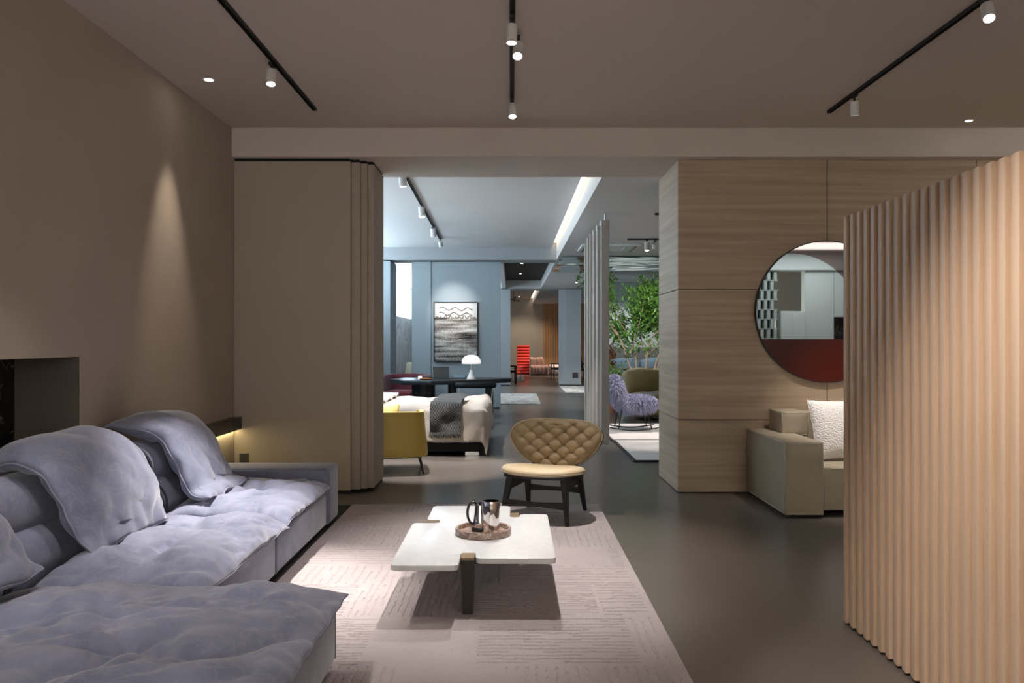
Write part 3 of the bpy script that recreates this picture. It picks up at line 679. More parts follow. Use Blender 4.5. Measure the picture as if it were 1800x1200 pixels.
# ================================================================== COFFEE TABLE
ct = thing('coffee_table', 'low white marble coffee table with notched pinwheel top and bronze legs', 'coffee table', (-.2, 4.75, .022), world=True)
TZ = .318
poly = [(-.62, 4.03), (-.272, 4.03), (-.272, 4.27), (-.193, 4.27), (-.193, 4.16), (.232, 4.16), (.232, 5.23), (.05, 5.23), (.05, 5.14), (-.012, 5.14),
        (-.012, 5.49), (-.54, 5.49), (-.54, 5.055), (-.455, 5.055), (-.455, 4.975), (-.62, 4.975)]
rp = roundpoly(poly, .042)
mk('table_top', gprism(rp, TZ - .030, TZ, .004), 'whitemarble', ct, 40)
def leg(poly0, poly1, z0, z1):
    V = [(x, y, z0) for x, y in poly0] + [(x, y, z1) for x, y in poly1]
    return V, [(3, 2, 1, 0), (4, 5, 6, 7), (0, 1, 5, 4), (1, 2, 6, 5), (2, 3, 7, 6), (3, 0, 4, 7)]
def rect(a, b, c, d): return [(a, c), (b, c), (b, d), (a, d)]
for p0, p1 in ((rect(-.258, -.205, 4.165, 4.225), rect(-.268, -.197, 4.165, 4.265)), (rect(-.006, .044, 5.20, 5.26), rect(-.008, .046, 5.145, 5.26)), (rect(-.52, -.36, 4.985, 5.045), rect(-.56, -.46, 4.982, 5.05))):
    l = mk('leg', leg(p0, p1, .0245, TZ - .012), 'bronze', ct); c = [sum(q) / 4 for q in zip(*p1)]
    mk('leg_cap', leg(p1, p1, TZ - .012, TZ + .001), 'bronze_top', l)
mk('under_frame', comb(gbox(-.48, .0, 4.995, 5.035, TZ - .060, TZ - .031), gbox(-.25, -.215, 4.2, 5.2, TZ - .060, TZ - .031), gbox(-.01, .03, 5.0, 5.2, TZ - .060, TZ - .031)), 'bronze', ct)
mk('under_plate', gprism(roundpoly([(-.50, 4.15), (.12, 4.25), (.12, 5.15), (-.45, 5.4)], .03), TZ - .040, TZ - .0305), 'blackmetal', ct)
# tray and vessels
tx, ty = -.169, 4.70
mk_ = mk('serving_tray', glathe([(0, .010), (.148, .010), (.150, .034), (.153, .036), (.163, .036), (.165, .033), (.165, .003), (.162, 0), (0, 0)], (tx, ty, TZ + .0008), 56), 'brownmarble', None, 40)
tag(mk_, 'round brown veined marble tray on the coffee table', 'tray')
pt = thing('water_pitcher', 'polished steel cylindrical pitcher standing on the round marble tray', 'pitcher', (-.122, 4.655, TZ + .0122))
r = .0485
mk('body', glathe([(0, 0), (r * .96, 0), (r, .004), (r, .186), (r * .985, .19), (r * .95, .188), (r * .94, .01), (0, .008)], n=48), 'steel', pt, 40)
V, F = [], []
for i in range(7):
    a = (i - 3) / 3 * .45
    for rr, z in ((r, .182 - .001), (r + .016 * math.cos(a * 3.2), .180), (r, .138)): V.append((rr * math.cos(a), rr * math.sin(a), z))
for i in range(6):
    for q in range(2): F.append((i * 3 + q, i * 3 + q + 1, i * 3 + q + 4, i * 3 + q + 3))
mk('spout', (V, F), 'steel', pt, 60)
kt = thing('electric_kettle', 'chrome kettle with black loop handle behind the steel pitcher on the tray', 'kettle', (-.190, 4.735, TZ + .0122))
mk('base_plate', glathe([(0, 0), (.050, 0), (.052, .004), (.052, .014), (.049, .017), (0, .017)], n=40), 'blackpl', kt, 40)
mk('body', glathe([(0, .017), (.040, .017), (.041, .03), (.036, .07), (.026, .11), (.022, .14), (.020, .148), (0, .150)], n=40), 'steel', kt, 50)
mk('knob', glathe([(0, .150), (.008, .150), (.012, .160), (.010, .168), (0, .170)], n=20), 'blackpl', kt, 60)
hp = catmull([(-.020, -.012, .155), (-.036, -.018, .168), (-.058, -.024, .160), (-.072, -.027, .125), (-.070, -.027, .080), (-.052, -.024, .045), (-.034, -.016, .040)], 26)
mk('handle', gtube(hp + catmull([hp[-1], (-.026, -.013, .09), hp[0]], 8)[1:-1], .0075, 10, True), 'blackpl', kt, 180)
box('indicator', -.01, .01, -.0505, -.049, .004, .012, 'chrome', kt)

# ================================================================== TAN LOUNGE CHAIR
lc = thing('lounge_chair', 'tan button-tufted lounge chair with black wooden legs behind the coffee table', 'chair', (.275, 6.53, .0025), R(-20))
def tufted():
    n, k = 110, 78; V = []; F = []; W, H = .415, .225; idx = {}
    def outl(a):           # wide egg: flat top corners, narrowing to the bottom
        c, s = math.cos(a), math.sin(a); p = 3.3 if s > 0 else 2.1
        x = W * math.copysign(abs(c) ** (2 / p), c); z = H * math.copysign(abs(s) ** (2 / p), s)
        x *= 1 - .30 * max(0, .35 - z / H) ** 1.25
        return x, z
    def surf(x, z, d): # concave towards the sitter (-y) ; d = puff
        y = .0 + .02 - .34 * x * x - .05 * (1 - abs(x) / W) * 0; return (x, y - d, z)
    RAD, ANG = 46, 140
    for ri in range(RAD + 1):
        f = ri / RAD
        for ai in range(ANG):
            a = 2 * math.pi * ai / ANG; ox, oz = outl(a); x, z = ox * f, oz * f
            p = x / .150 + .5; q = z / .112
            A = p + q; B = p - q
            m1 = abs(math.sin(math.pi * A)); m2 = abs(math.sin(math.pi * B)); h = (m1 * m2) ** .38
            but = (math.cos(math.pi * A) ** 2 * math.cos(math.pi * B) ** 2) ** 5
            edge = max(0, 1 - f ** 7) ** .5; inner = min(1, max(0, (1 - f) / .16))
            d = (.034 + .030 * h * inner + .022 * (1 - inner) - .018 * but * inner) * edge
            V.append(surf(x, z, d))
    for ri in range(RAD):
        for ai in range(ANG):
            b = (ai + 1) % ANG; F.append((ri * ANG + ai, ri * ANG + b, (ri + 1) * ANG + b, (ri + 1) * ANG + ai))
    rim = RAD * ANG
    return V, F, [surf(outl(2 * math.pi * i / ANG)[0], outl(2 * math.pi * i / ANG)[1], 0) for i in range(ANG)], surf, outl
V, F, rimpts, surf, outl = tufted()
TB = tr(0, .300, .562) @ rot('X', R(-13))
bk = mk('backrest', xf((V, F), TB), 'tan', lc, 180)
# black shell behind
SV, SF = [], []; n = len(rimpts)
for k, (f, dy) in enumerate(((1.012, -.004), (1.02, .012), (.98, .026), (.5, .036), (.02, .038))):
    for p in rimpts:
        x, z = p[0] * f, p[2] * f; SV.append((x, .02 - .34 * x * x + dy, z))
for k in range(4):
    for i in range(n): SF.append((k * n + i, (k + 1) * n + i, (k + 1) * n + (i + 1) % n, k * n + (i + 1) % n))
mk('back_shell', xf((SV, SF), TB), 'blackwood', lc, 180)
mk('piping', xf(gtube([(p[0], p[1] - .004, p[2]) for p in rimpts], .005, 6, True), TB), 'cream_lth', bk, 180)
bt = []
for i in range(-4, 5):
    for j in range(-3, 4):
        x, z = (i + j) * .075 - .075, (i - j) * .056
        if abs(i + j) > 6 or abs(i - j) > 4: continue
        rr = max(abs(x) / .35, 0) ** 2.5 + (abs(z) / .20) ** 2.5
        if rr < .9: bt.append(xf(glathe([(0, .004), (.004, .003), (.006, 0)], n=8, close=False), tr(*surf(x, z, .044)) @ rot('X', R(90))))
stuff(mk('buttons', xf(comb(*bt), TB), 'tan', bk, 180))
def seatpad():
    n, k = 72, 12; V = []; F = []
    def o(a):
        c, s = math.cos(a), math.sin(a); x = .335 * math.copysign(abs(c) ** .74, c); y = .285 * math.copysign(abs(s) ** .78, s)
        x *= 1 - .16 * max(0, y / .285); return x, y - .03
    prof = [(1, 0), (1.03, .014), (1.025, .03), (.96, .05), (.85, .058), (.6, .060), (.3, .057), (0, .055)]
    for f, z in prof:
        for i in range(n): x, y = o(2 * math.pi * i / n); V.append((x * f, y * f, z + .02 * (x * f / .33) ** 2))
    for q in range(len(prof) - 1):
        for i in range(n): F.append((q * n + i, q * n + (i + 1) % n, (q + 1) * n + (i + 1) % n, (q + 1) * n + i))
    F.append(tuple(reversed(range(n)))); return V, F, [(o(2 * math.pi * i / n)[0], o(2 * math.pi * i / n)[1]) for i in range(n)]
V, F, so = seatpad(); SM = tr(0, 0, .362) @ rot('X', R(-4))
sc = mk('seat', xf((V, F), SM), 'cream_lth', lc, 180)
mk('piping', xf(gtube([(x * 1.03, y * 1.03, .010 + .02 * (x / .33) ** 2) for x, y in so], .006, 6, True), SM), 'khaki', sc, 180)
mk('seat_board', xf(gprism([(x * .97, y * .97) for x, y in so], -.018, .010, .003), SM), 'blackwood', lc, 40)
def taper(p0, p1, w0, w1, d0, d1):
    """tapered bar from p0 (size w0 x d0) to p1"""
    V = []
    for p, ww, dd in ((p0, w0, d0), (p1, w1, d1)): V += [(p[0] - ww, p[1] - dd, p[2]), (p[0] + ww, p[1] - dd, p[2]), (p[0] + ww, p[1] + dd, p[2]), (p[0] - ww, p[1] + dd, p[2])]
    return V, [(3, 2, 1, 0), (4, 5, 6, 7), (0, 1, 5, 4), (1, 2, 6, 5), (2, 3, 7, 6), (3, 0, 4, 7)]
for sx, x0, x1 in ((-1, -.275, -.225), (1, .275, .225)):
    mk('leg', taper((x0, -.31, .022), (x1, -.22, .36), .013, .026, .015, .030), 'blackwood', lc)
    mk('leg', taper((x0 * .92, .31, .022 if sx > 0 else .022), (x1, .20, .36), .013, .024, .015, .030), 'blackwood', lc)
    mk('side_rail', leg(rect(x1 - .012, x1 + .012, -.21, .22), rect(x1 - .012, x1 + .012, -.22, .21), .27, .345), 'blackwood', lc)
    mk('back_post', taper((sx * .185, .20, .30), (sx * .17, .335, .55), .022, .018, .014, .010), 'blackwood', lc)
def stretcher(y, z):
    V = []; F = []; k = 12
    for i in range(k + 1):
        s = 2 * i / k - 1; x = s * .245; h = .016 + .014 * abs(s) ** 1.5
        V += [(x, y - .012, z - h), (x, y + .012, z - h), (x, y + .012, z + h), (x, y - .012, z + h)]
    for i in range(k):
        for q in range(4): F.append((i * 4 + q, i * 4 + (q + 1) % 4, i * 4 + 4 + (q + 1) % 4, i * 4 + 4 + q))
    return V, F
mk('stretcher', stretcher(-.272, .165), 'blackwood', lc); mk('stretcher', stretcher(.262, .20), 'blackwood', lc)

# ================================================================== FLUTED SCREEN
fs = thing('fluted_screen', 'tall light oak fluted partition screen at the right edge', 'screen', (1.73, 2.4, 0), world=True)
SX = 1.725; PITCH = .077; Y1 = 4.14; NS = 44; HH = 2.09
box('core_board', SX + .002, SX + .05, Y1 - NS * PITCH, Y1 - .002, .012, HH - .004, 'slat', fs)
mk('foot_rail', gbox(SX + .008, SX + .044, Y1 - NS * PITCH + .02, Y1 - .02, 0, .012), 'gap', fs)
prof = [(0, 0)]
for i in range(9):
    a = i / 8 * math.pi / 2; prof.append((PITCH * (1 - math.cos(a)) * .985 if False else PITCH * .985 * i / 8, -.003 - .018 * math.sin(a) ** .9 if i else -.003))
prof.append((PITCH * .99, 0))
n = len(prof)
sv = [(x, -y, 0.0) for y, x in prof] + [(x, -y, HH - .014) for y, x in prof]
sfc = [tuple(reversed(range(n))), tuple(range(n, 2 * n))] + [(i, (i + 1) % n, n + (i + 1) % n, n + i) for i in range(n)]
me = bpy.data.meshes.new('slat'); me.from_pydata(sv, [], [tuple(reversed(f)) for f in sfc]); me.update(); me.materials.append(M['slat'])
me.shade_smooth(); me.set_sharp_from_angle(angle=R(35))
for i in range(NS):
    o = bpy.data.objects.new('slat', me); COL.objects.link(o); o.parent = fs; o.location = Vector((SX + .0015, Y1 - i * PITCH, .014)) - OFF[fs.name]

# ================================================================== ROUND MIRROR
mc = (3.0, 7.63, 1.735); RM = .672; zsp = 1.472
mr = thing('round_mirror', 'large round wall mirror with clear and bronze glass above and dark red below', 'mirror', mc, world=True)
dyb = 7.612; dyf = 7.600
def plate(pts, y0, y1):
    n = len(pts); V = [(x, y0, z) for x, z in pts] + [(x, y1, z) for x, z in pts]
    return V, [tuple(range(n)), tuple(reversed(range(n, 2 * n)))] + [(i, n + i, n + (i + 1) % n, (i + 1) % n) for i in range(n)]
def arc(cx, cz, r, a0, a1, n=48): return [(cx + r * math.cos(a0 + (a1 - a0) * i / n), cz + r * math.sin(a0 + (a1 - a0) * i / n)) for i in range(n + 1)]
cx2, cz2, r2 = mc[0] - .33, mc[2] - .085, .638
d = math.hypot(mc[0] - cx2, mc[2] - cz2); aa = (RM ** 2 - r2 ** 2 + d * d) / (2 * d); hh = math.sqrt(RM ** 2 - aa ** 2)
ux, uz = (cx2 - mc[0]) / d, (cz2 - mc[2]) / d
ix, iz = mc[0] + ux * aa + uz * hh, mc[2] + uz * aa - ux * hh
if iz < mc[2]: ix, iz = mc[0] + ux * aa - uz * hh, mc[2] + uz * aa + ux * hh
th1 = math.atan2(iz - mc[2], ix - mc[0]); ph1 = math.atan2(iz - cz2, ix - cx2)
asp = math.asin((zsp - mc[2]) / RM); ps = math.asin((zsp - cz2) / r2)
left = arc(mc[0], mc[2], RM, th1, math.pi - asp, 40); inner = arc(cx2, cz2, r2, ps, ph1, 40)
mk('clear_pane', plate(list(reversed(left + inner[:-1])), dyf, dyb), 'mirror', mr)
outer = arc(mc[0], mc[2], RM, asp, th1, 40)
V = []; F = []
for y in (dyf, dyb):
    V += [(x, y, z) for x, z in outer] + [(x, y, z) for x, z in inner]
k = 41
for i in range(40): F.append((i, k + i, k + i + 1, i + 1)); F.append((2 * k + i, 2 * k + i + 1, 3 * k + i + 1, 3 * k + i))
mk('bronze_pane', (V, F), 'bronzemirror', mr)
mk('red_pane', plate(arc(mc[0], mc[2], RM, math.pi - asp, 2 * math.pi + asp, 60)[::-1], dyf - .001, dyb), 'redglass', mr)
mk('frame', glathe([(RM, -.015), (RM + .008, -.015), (RM + .008, .018), (RM, .018), (RM, -.015)], n=96, close=False) if False else xf(glathe([(RM - .002, .0), (RM + .007, .0), (RM + .007, .034), (RM - .002, .034), (RM - .002, 0)], n=96, close=False), tr(mc[0], 7.629, mc[2]) @ rot('X', R(90))), 'blackmetal', mr, 40)
mk('back_board', xf(glathe([(0, 0), (RM - .004, 0), (RM - .004, .015), (0, .015)], n=64), tr(mc[0], 7.6285, mc[2]) @ rot('X', R(90))), 'blackmetal', mr)

# ================================================================== KHAKI LEATHER SOFA
ls = thing('leather_sofa', 'khaki leather block sofa under the round mirror', 'sofa', (3.4, 7.0, 0), world=True)
def softbox(x0, x1, y0, y1, z0, z1, b=.02, puff=.012, seed=0):
    bm = bmesh.new(); bmesh.ops.create_cube(bm, size=2); bmesh.ops.subdivide_edges(bm, edges=bm.edges[:], cuts=11, use_grid_fill=True)
    V = []
    for v in bm.verts:
        p = v.co.copy(); q = Vector((p.x, p.y, p.z)); ax = max(range(3), key=lambda i: abs(q[i]))
        e = 1
        for i in range(3):
            if i != ax: e *= (1 - abs(q[i]) ** 4)
        n = Vector((0, 0, 0)); n[ax] = math.copysign(1, q[ax]); cnt = sum(abs(abs(q[i]) - 1) < 1e-4 for i in range(3))
        w = (cnt - 1) * b * .35
        w_ = Vector(((x0 + x1) / 2 + p.x * (x1 - x0) / 2, (y0 + y1) / 2 + p.y * (y1 - y0) / 2, (z0 + z1) / 2 + p.z * (z1 - z0) / 2))
        w_ += n * (puff * e ** .5 + .004 * nz(w_.x * 5 + seed, w_.y * 5, w_.z * 5) * (1 if cnt == 1 else 0) - (puff if cnt == 1 else puff))
        V.append(tuple(w_))
    bm.verts.index_update(); F = [tuple(v.index for v in f.verts) for f in bm.faces]; bm.free(); return V, F
def lth(name, x0, x1, y0, y1, z0, z1, seed):
    o = mk(name, softbox(x0, x1, y0, y1, z0, z1, seed=seed), 'khaki', ls, 55); e = .010
    X0, X1, Y0, Y1_, Z0, Z1 = x0 + e, x1 - e, y0 + e, y1 - e, z0 + e, z1 - e
    for P in ([(X0, Y0, Z1), (X1, Y0, Z1), (X1, Y1_, Z1), (X0, Y1_, Z1)], [(X0, Y0, Z0), (X1, Y0, Z0), (X1, Y1_, Z0), (X0, Y1_, Z0)]):
        Q = []
        for i in range(4):
            a, b = Vector(P[i]), Vector(P[(i + 1) % 4])
            Q += [tuple(a.lerp(b, s / 10)) for s in range(10)]
        mk('piping', gtube(Q, .006, 6, True), 'khakiseam', o, 180)
    for x in (X0, X1): mk('piping', gtube([(x, Y0, Z0), (x, Y0, Z1)], .006, 6), 'khakiseam', o, 180)
    return o
lth('arm', 2.225, 2.555, 6.51, 7.585, .03, .625, 1)
lth('seat_cushion', 2.56, 3.75, 6.56, 7.30, .06, .41, 2); lth('seat_cushion', 3.755, 4.95, 6.56, 7.30, .06, .41, 7)
lth('backrest', 2.43, 2.68, 7.18, 7.57, .60, .815, 3)
lth('back_cushion', 2.69, 3.75, 7.30, 7.58, .10, .80, 4); lth('back_cushion', 3.755, 4.95, 7.30, 7.58, .10, .80, 5)
lth('arm', 4.955, 5.285, 6.51, 7.585, .03, .625, 6)
for x in (2.35, 5.15):
    for y in (6.62, 7.5): mk('foot', glathe([(.03, 0), (.03, .045)], (x, y, 0), 16), 'blackmetal', ls)
def throwpillow(name, lab, c, w_, h_, T, m, rx, rz, seed, a1=.01):
    MM = tr(*c) @ rot('Z', rz) @ rot('X', rx)
    def C(u, v):
        k = 1 - .06 * (1 - abs(u) ** 2) * abs(v) ** 6; k2 = 1 - .06 * (1 - abs(v) ** 2) * abs(u) ** 6
        return tuple(MM @ Vector((u * w_ / 2 * k2, .0, v * h_ / 2 * k)))
    g, loop = gpillow(C, 40, 40, T, 2.6, .6, crumple(seed, (), a1, a1 * .4), .5)
    o = tag(mk(name, g, m, None, 180), lab, 'pillow'); mk('seam', gtube(loop, .004, 5, True), m, o, 180); return o
throwpillow('throw_pillow', 'white boucle pillow leaning on the khaki leather sofa', (2.93, 7.03, .675), .60, .53, .20, 'boucle', R(-18), R(6), 2)
# ================================================================== BED AREA
# yellow tub armchair, its back to the viewer
ya = thing('tub_armchair', 'yellow leather tub armchair seen from behind beside the taupe panels', 'armchair', (-1.36, 9.0, 0), R(8))
def ushell(th, z0, z1, zfun, flare):
    """U-shaped shell open to +y"""
    path = catmull([(-.36, .34, 0), (-.385, .05, 0), (-.37, -.22, 0), (-.30, -.33, 0), (0, -.36, 0), (.30, -.33, 0), (.37, -.22, 0), (.385, .05, 0), (.36, .34, 0)], 44)
    V = []; F = []; n = len(path); rows = 7
    for side in (0, 1):
        for r_ in range(rows):
            s = r_ / (rows - 1)
            for i, p in enumerate(path):
                a = path[max(0, i - 1)]; b = path[min(n - 1, i + 1)]; t = (b - a).normalized(); nn = Vector((t.y, -t.x, 0))
                q = p + nn * (flare * s + (th if side == 0 else 0) - th / 2 + .008 * nz(i * .3, s * 3, side))
                V.append((q.x, q.y, z0 + (zfun(i / (n - 1)) - z0) * s))
    def id(s, r_, i): return s * rows * n + r_ * n + i
    for i in range(n - 1):
        for r_ in range(rows - 1):
            F.append((id(0, r_, i), id(0, r_, i + 1), id(0, r_ + 1, i + 1), id(0, r_ + 1, i)))
            F.append((id(1, r_, i), id(1, r_ + 1, i), id(1, r_ + 1, i + 1), id(1, r_, i + 1)))
        F.append((id(0, rows - 1, i), id(0, rows - 1, i + 1), id(1, rows - 1, i + 1), id(1, rows - 1, i)))
        F.append((id(0, 0, i), id(1, 0, i), id(1, 0, i + 1), id(0, 0, i + 1)))
    for i in (0, n - 1):
        for r_ in range(rows - 1): F.append((id(0, r_, i), id(0, r_ + 1, i), id(1, r_ + 1, i), id(1, r_, i)))
    return V, F, [V[id(0, rows - 1, i)] for i in range(n)]
V, F, rim = ushell(.045, .19, .65, lambda s: .645 + .03 * math.sin(math.pi * s), -.05)
ysh = mk('shell', (V, F), 'yellow', ya, 60)
mk('piping', gtube(rim, .008, 6), 'yellowp', ysh, 180)
mk('seat_cushion', gbox(-.31, .31, -.28, .36, .26, .42, .04, 3), 'yellow', ya, 50)
box('seat_base', -.33, .33, -.31, .35, .17, .255, 'blackmetal', ya, .01)
for sx in (-1, 1):
    for sy in (-1, 1): mk('leg', gtube([(sx * .30, sy * .27, .19), (sx * .35, sy * .31, 0)], [.014, .010], 10), 'blackmetal', ya, 60)
throwpillow('throw_pillow', 'soft yellow pillow propped in the tub armchair', (-1.47, 8.96, .57), .40, .34, .15, 'yellowp', R(-14), R(5), 5)
# bed
BX0, BX1, BY0, BY1, BT = -3.0, -.40, 10.12, 12.1, .56
bd = thing('double_bed', 'double bed with dark base and taupe duvet in the second room', 'bed', (-1.7, 11.1, 0), world=True)
box('bed_base', BX0, BX1 + .03, BY0 - .02, BY1 + .02, .05, .30, 'blackleather', bd, .015)
box('mattress', BX0, BX1, BY0, BY1, .30, BT - .03, 'sheet', bd, .05, 3)
box('headboard', BX0 - .16, BX0 - .02, BY0 - .05, BY1 + .05, .05, 1.1, 'blackleather', bd, .03, 3)
for y in (BY0 + .02, BY1 - .18): box('foot', BX1 - .20, BX1 - .02, y, y + .06, 0, .055, 'chrome', bd, .003, 1)
def gdrape(x0, x1, y0, y1, ox0, ox1, oy0, oy1, top, off, nx, ny, seed, fold=.03, puff=.03, th=.015, lim=None):
    """cloth over the mattress block x0..x1,y0..y1 hanging ox/oy beyond each side"""
    V = []; F = []
    for i in range(nx + 1):
        for j in range(ny + 1):
            a = (x0 - ox0) + (x1 - x0 + ox0 + ox1) * i / nx; b = (y0 - oy0) + (y1 - y0 + oy0 + oy1) * j / ny
            cx, cy = min(max(a, x0), x1), min(max(b, y0), y1); dx, dy = a - cx, b - cy; ov = math.hypot(dx, dy)
            rr = .07; drop = 0; out = ov
            if ov > 0:
                ang = min(ov / rr, math.pi / 2); out = rr * math.sin(ang); drop = rr * (1 - math.cos(ang)) + max(0, ov - rr * math.pi / 2)
                out += fold * min(1, drop / .15) * (.9 + 1.1 * nz((a + b) * 4 + seed, (a - b) * 4, drop)) 
            l = ov or 1
            z = top + off - drop + puff * (billow(a * 1.6 + seed, b * 1.6, 0) - .3) * (1 if ov == 0 else max(0, 1 - drop / .1)) + .008 * nz(a * 9, b * 9, seed)
            V.append((cx + dx / l * out, cy + dy / l * out, z))
    m = ny + 1
    for i in range(nx):
        for j in range(ny): a = i * m + j; F.append((a, a + m, a + m + 1, a + 1))
    k = len(V); V += [(x, y, z - th) for x, y, z in V]
    F += [tuple(reversed([q + k for q in f])) for f in list(F)]
    loop = [i * m for i in range(nx)] + [nx * m + j for j in range(ny)] + [i * m + ny for i in range(nx, 0, -1)] + [j for j in range(ny, 0, -1)]
    F += [(loop[q], k + loop[q], k + loop[(q + 1) % len(loop)], loop[(q + 1) % len(loop)]) for q in range(len(loop))]
    return V, F
mk('duvet', gdrape(-2.25, BX1, BY0, BY1, 0, .42, .44, .3, BT, .05, 70, 80, 2.0, .035, .045, .03), 'duvet', bd, 180)
mk('sheet_fold', gdrape(-2.75, -1.72, BY0 + .03, BY1 - .05, 0, 0, .18, .15, BT, .10, 40, 70, 5.0, .03, .05, .03), 'sheet', bd, 180)
for k, y in enumerate((10.6, 11.6)):
    throwpillow('bed_pillow', ['near white pillow at the head of the bed', 'far white pillow at the head of the bed'][k], (-2.74, y, .90), .62, .45, .18, 'sheet', R(-25), R(90), 4 + k)
th_ = thing('throw_blanket', 'charcoal knitted throw with fringe laid across the bed', 'throw', (-.83, 10.1, .6), world=True)
BG = gdrape(-1.03, -.64, BY0 - .035, BY1 - .6, 0, 0, .41, 0, BT, .125, 33, 70, 7.0, .055, .03, .012)
mk('blanket', BG, 'throw', th_, 180)
fr = []
for i in range(34):
    x, y, z = BG[0][i * 71]; z -= .004; fr.append(gtube([(x, y - .004, z + .006), (x + rnd.uniform(-.006, .006), y - .008, z - .03), (x + rnd.uniform(-.012, .012), y - .010, z - .065 + rnd.uniform(-.01, .01))], .0045, 5))
stuff(mk('fringe', comb(*fr), 'throw', th_, 180))
# desk
DY = 15.0
dk = thing('writing_desk', 'long dark faceted desk in front of the blue partition', 'desk', (-1.1, DY, 0), world=True)
dpoly = [(-2.30, 15.0), (-1.98, 14.35), (-1.45, 14.25), (-.90, 14.55), (-.02, 15.10), (0.0, 15.55), (-1.2, 15.85), (-2.1, 15.6)]
mk('desk_top', gprism(roundpoly(dpoly, .02, 3), .67, .745, .006), 'desk', dk, 35)
mk('pedestal', glathe([(.22, 0), (.22, .67)], (-1.66, 14.95, 0), 40), 'desk', dk, 40)
mk('pedestal', glathe([(.08, 0), (.08, .67)], (-1.13, 15.05, 0), 28), 'desk', dk, 40)
mk('pedestal', glathe([(.06, 0), (.06, .67)], (-.42, 15.38, 0), 28), 'desk', dk, 40)
# table lamp
tl = thing('table_lamp', 'white mushroom table lamp with scalloped shade on the desk', 'lamp', (-.765, 14.98, .745))
mk('base', glathe([(0, 0), (.085, 0), (.085, .012), (.05, .08), (.028, .16), (.022, .17), (0, .17)], n=32), 'lampwhite', tl, 50)
mk('stem', glathe([(.018, .17), (.018, .29)], n=16), 'chrome', tl, 60)
V, F = [], []; na = 64; pr = [(.01, .44), (.06, .438), (.11, .42), (.148, .385), (.170, .34), (.176, .30), (.165, .285), (.16, .29), (.15, .33), (.10, .385), (.01, .40)]
for i in range(na):
    a = 2 * math.pi * i / na; sc_ = 1 + .035 * abs(math.sin(a * 5)) ; 
    for r_, z in pr: V.append((r_ * sc_ * math.cos(a), r_ * sc_ * math.sin(a), z + (.012 * abs(math.sin(a * 5)) if z > .3 else 0)))
for i in range(na):
    for q in range(len(pr) - 1): F.append((i * len(pr) + q, ((i + 1) % na) * len(pr) + q, ((i + 1) % na) * len(pr) + q + 1, i * len(pr) + q + 1))
mk('shade', (V, F), 'opal', tl, 180)
mk('pull_rod', gtube([(.045, -.02, .29), (.045, -.02, .20)], .003, 6), 'chrome', tl)
# laptop
lp = thing('laptop', 'dark grey laptop standing open on the desk, lid towards the viewer', 'laptop', (-1.32, 14.95, .745), R(-14))
box('keyboard_base', -.16, .16, -.01, .22, 0, .014, 'laptop', lp, .003, 1)
mk('lid', xf(gbox(-.16, .16, -.006, .0, 0, .225, .002, 1), tr(0, -.006, .014) @ rot('X', R(8))), 'laptop', lp, 40)
mk('screen', xf(gbox(-.15, .15, .0002, .001, .01, .215), tr(0, -.006, .014) @ rot('X', R(8))), 'blackpl', lp)
mk('emblem', xf(glathe([(0, 0), (.014, 0), (.014, .0006), (0, .0006)], n=20), tr(0, -.0128, .125) @ rot('X', R(98))), 'chrome', lp)
# things on the desk
for k in range(2):
    o = tag(box('book', -1.12 + k * .02, -.90 + k * .015, 14.95, 15.25, .745 + k * .024, .769 + k * .024 - .001, ['laptop', 'bluefab'][k], None, .002, 1), ['lower thin dark book lying between laptop and lamp', 'upper blue-grey book lying between laptop and lamp'][k], 'book', 'books on the desk')
o = mk('dish', glathe([(0, .004), (.09, .004), (.125, .022), (.13, .021), (.095, 0), (0, 0)], (-1.60, 14.75, .745), 32), 'orange', None, 50); tag(o, 'shallow orange dish at the left of the laptop', 'dish')
o = mk('glass_jar', glathe([(0, 0), (.035, 0), (.037, .05), (.028, .06), (.024, .058), (.030, .048), (.028, .006), (0, .006)], (-1.72, 14.9, .745), 20), 'opal', None, 50); tag(o, 'small pale jar beside the orange dish', 'jar')
o = mk('pen_box', gbox(-1.56, -1.50, 14.9, 15.0, .745, .785, .004, 1), 'blackpl', None, 40); tag(o, 'small black box beside the laptop on the desk', 'box')
# burgundy chair
rc = thing('velvet_armchair', 'burgundy velvet tub chair behind the left end of the desk', 'armchair', (-2.2, 16.3, 0), R(170))
V, F, rim = ushell(.09, .30, .74, lambda s: .73 + .05 * math.sin(math.pi * s), .03)
mk('shell', (V, F), 'redvelvet', rc, 180)
for i in range(5): mk('roll', gtube([(p[0] * (1 + .01 * i), p[1] * (1 + .01 * i), .72 - i * .085) for p in rim], .055, 10), 'redvelvet', rc, 180)
mk('seat_cushion', gbox(-.31, .31, -.28, .36, .30, .46, .05, 3), 'redvelvet', rc, 50)
for sx in (-1, 1):
    for sy in (-1, 1): mk('leg', gtube([(sx * .26, sy * .24, .31), (sx * .28, sy * .26, 0)], .015, 10), 'blackmetal', rc, 60)
# black chair with roll back
bc = thing('desk_chair', 'black leather chair with round bolster back at the right of the desk', 'chair', (-.64, 14.05, 0), R(4))
mk('backrest', gtube(catmull([(-.33, -.06, .685), (-.20, -.17, .69), (0, -.20, .69), (.20, -.17, .69), (.33, -.06, .685)], 20), .05, 16), 'blackleather', bc, 60)
mk('seat', gprism(roundpoly([(-.26, -.20), (.26, -.20), (.28, .25), (-.28, .25)], .12, 6), .37, .46, .02), 'blackleather', bc, 50)
for sx in (-1, 1):
    mk('leg', gtube([(sx * .30, -.08, .67), (sx * .27, -.12, .40), (sx * .25, -.16, 0)], .011, 8), 'chrome', bc, 60)
    mk('leg', gtube([(sx * .24, .20, .40), (sx * .27, .24, 0)], .011, 8), 'blackmetal', bc, 60)
mk('back_post', gbox(.16, .24, -.19, -.16, .10, .68, .005, 1), 'blackleather', bc, 40)
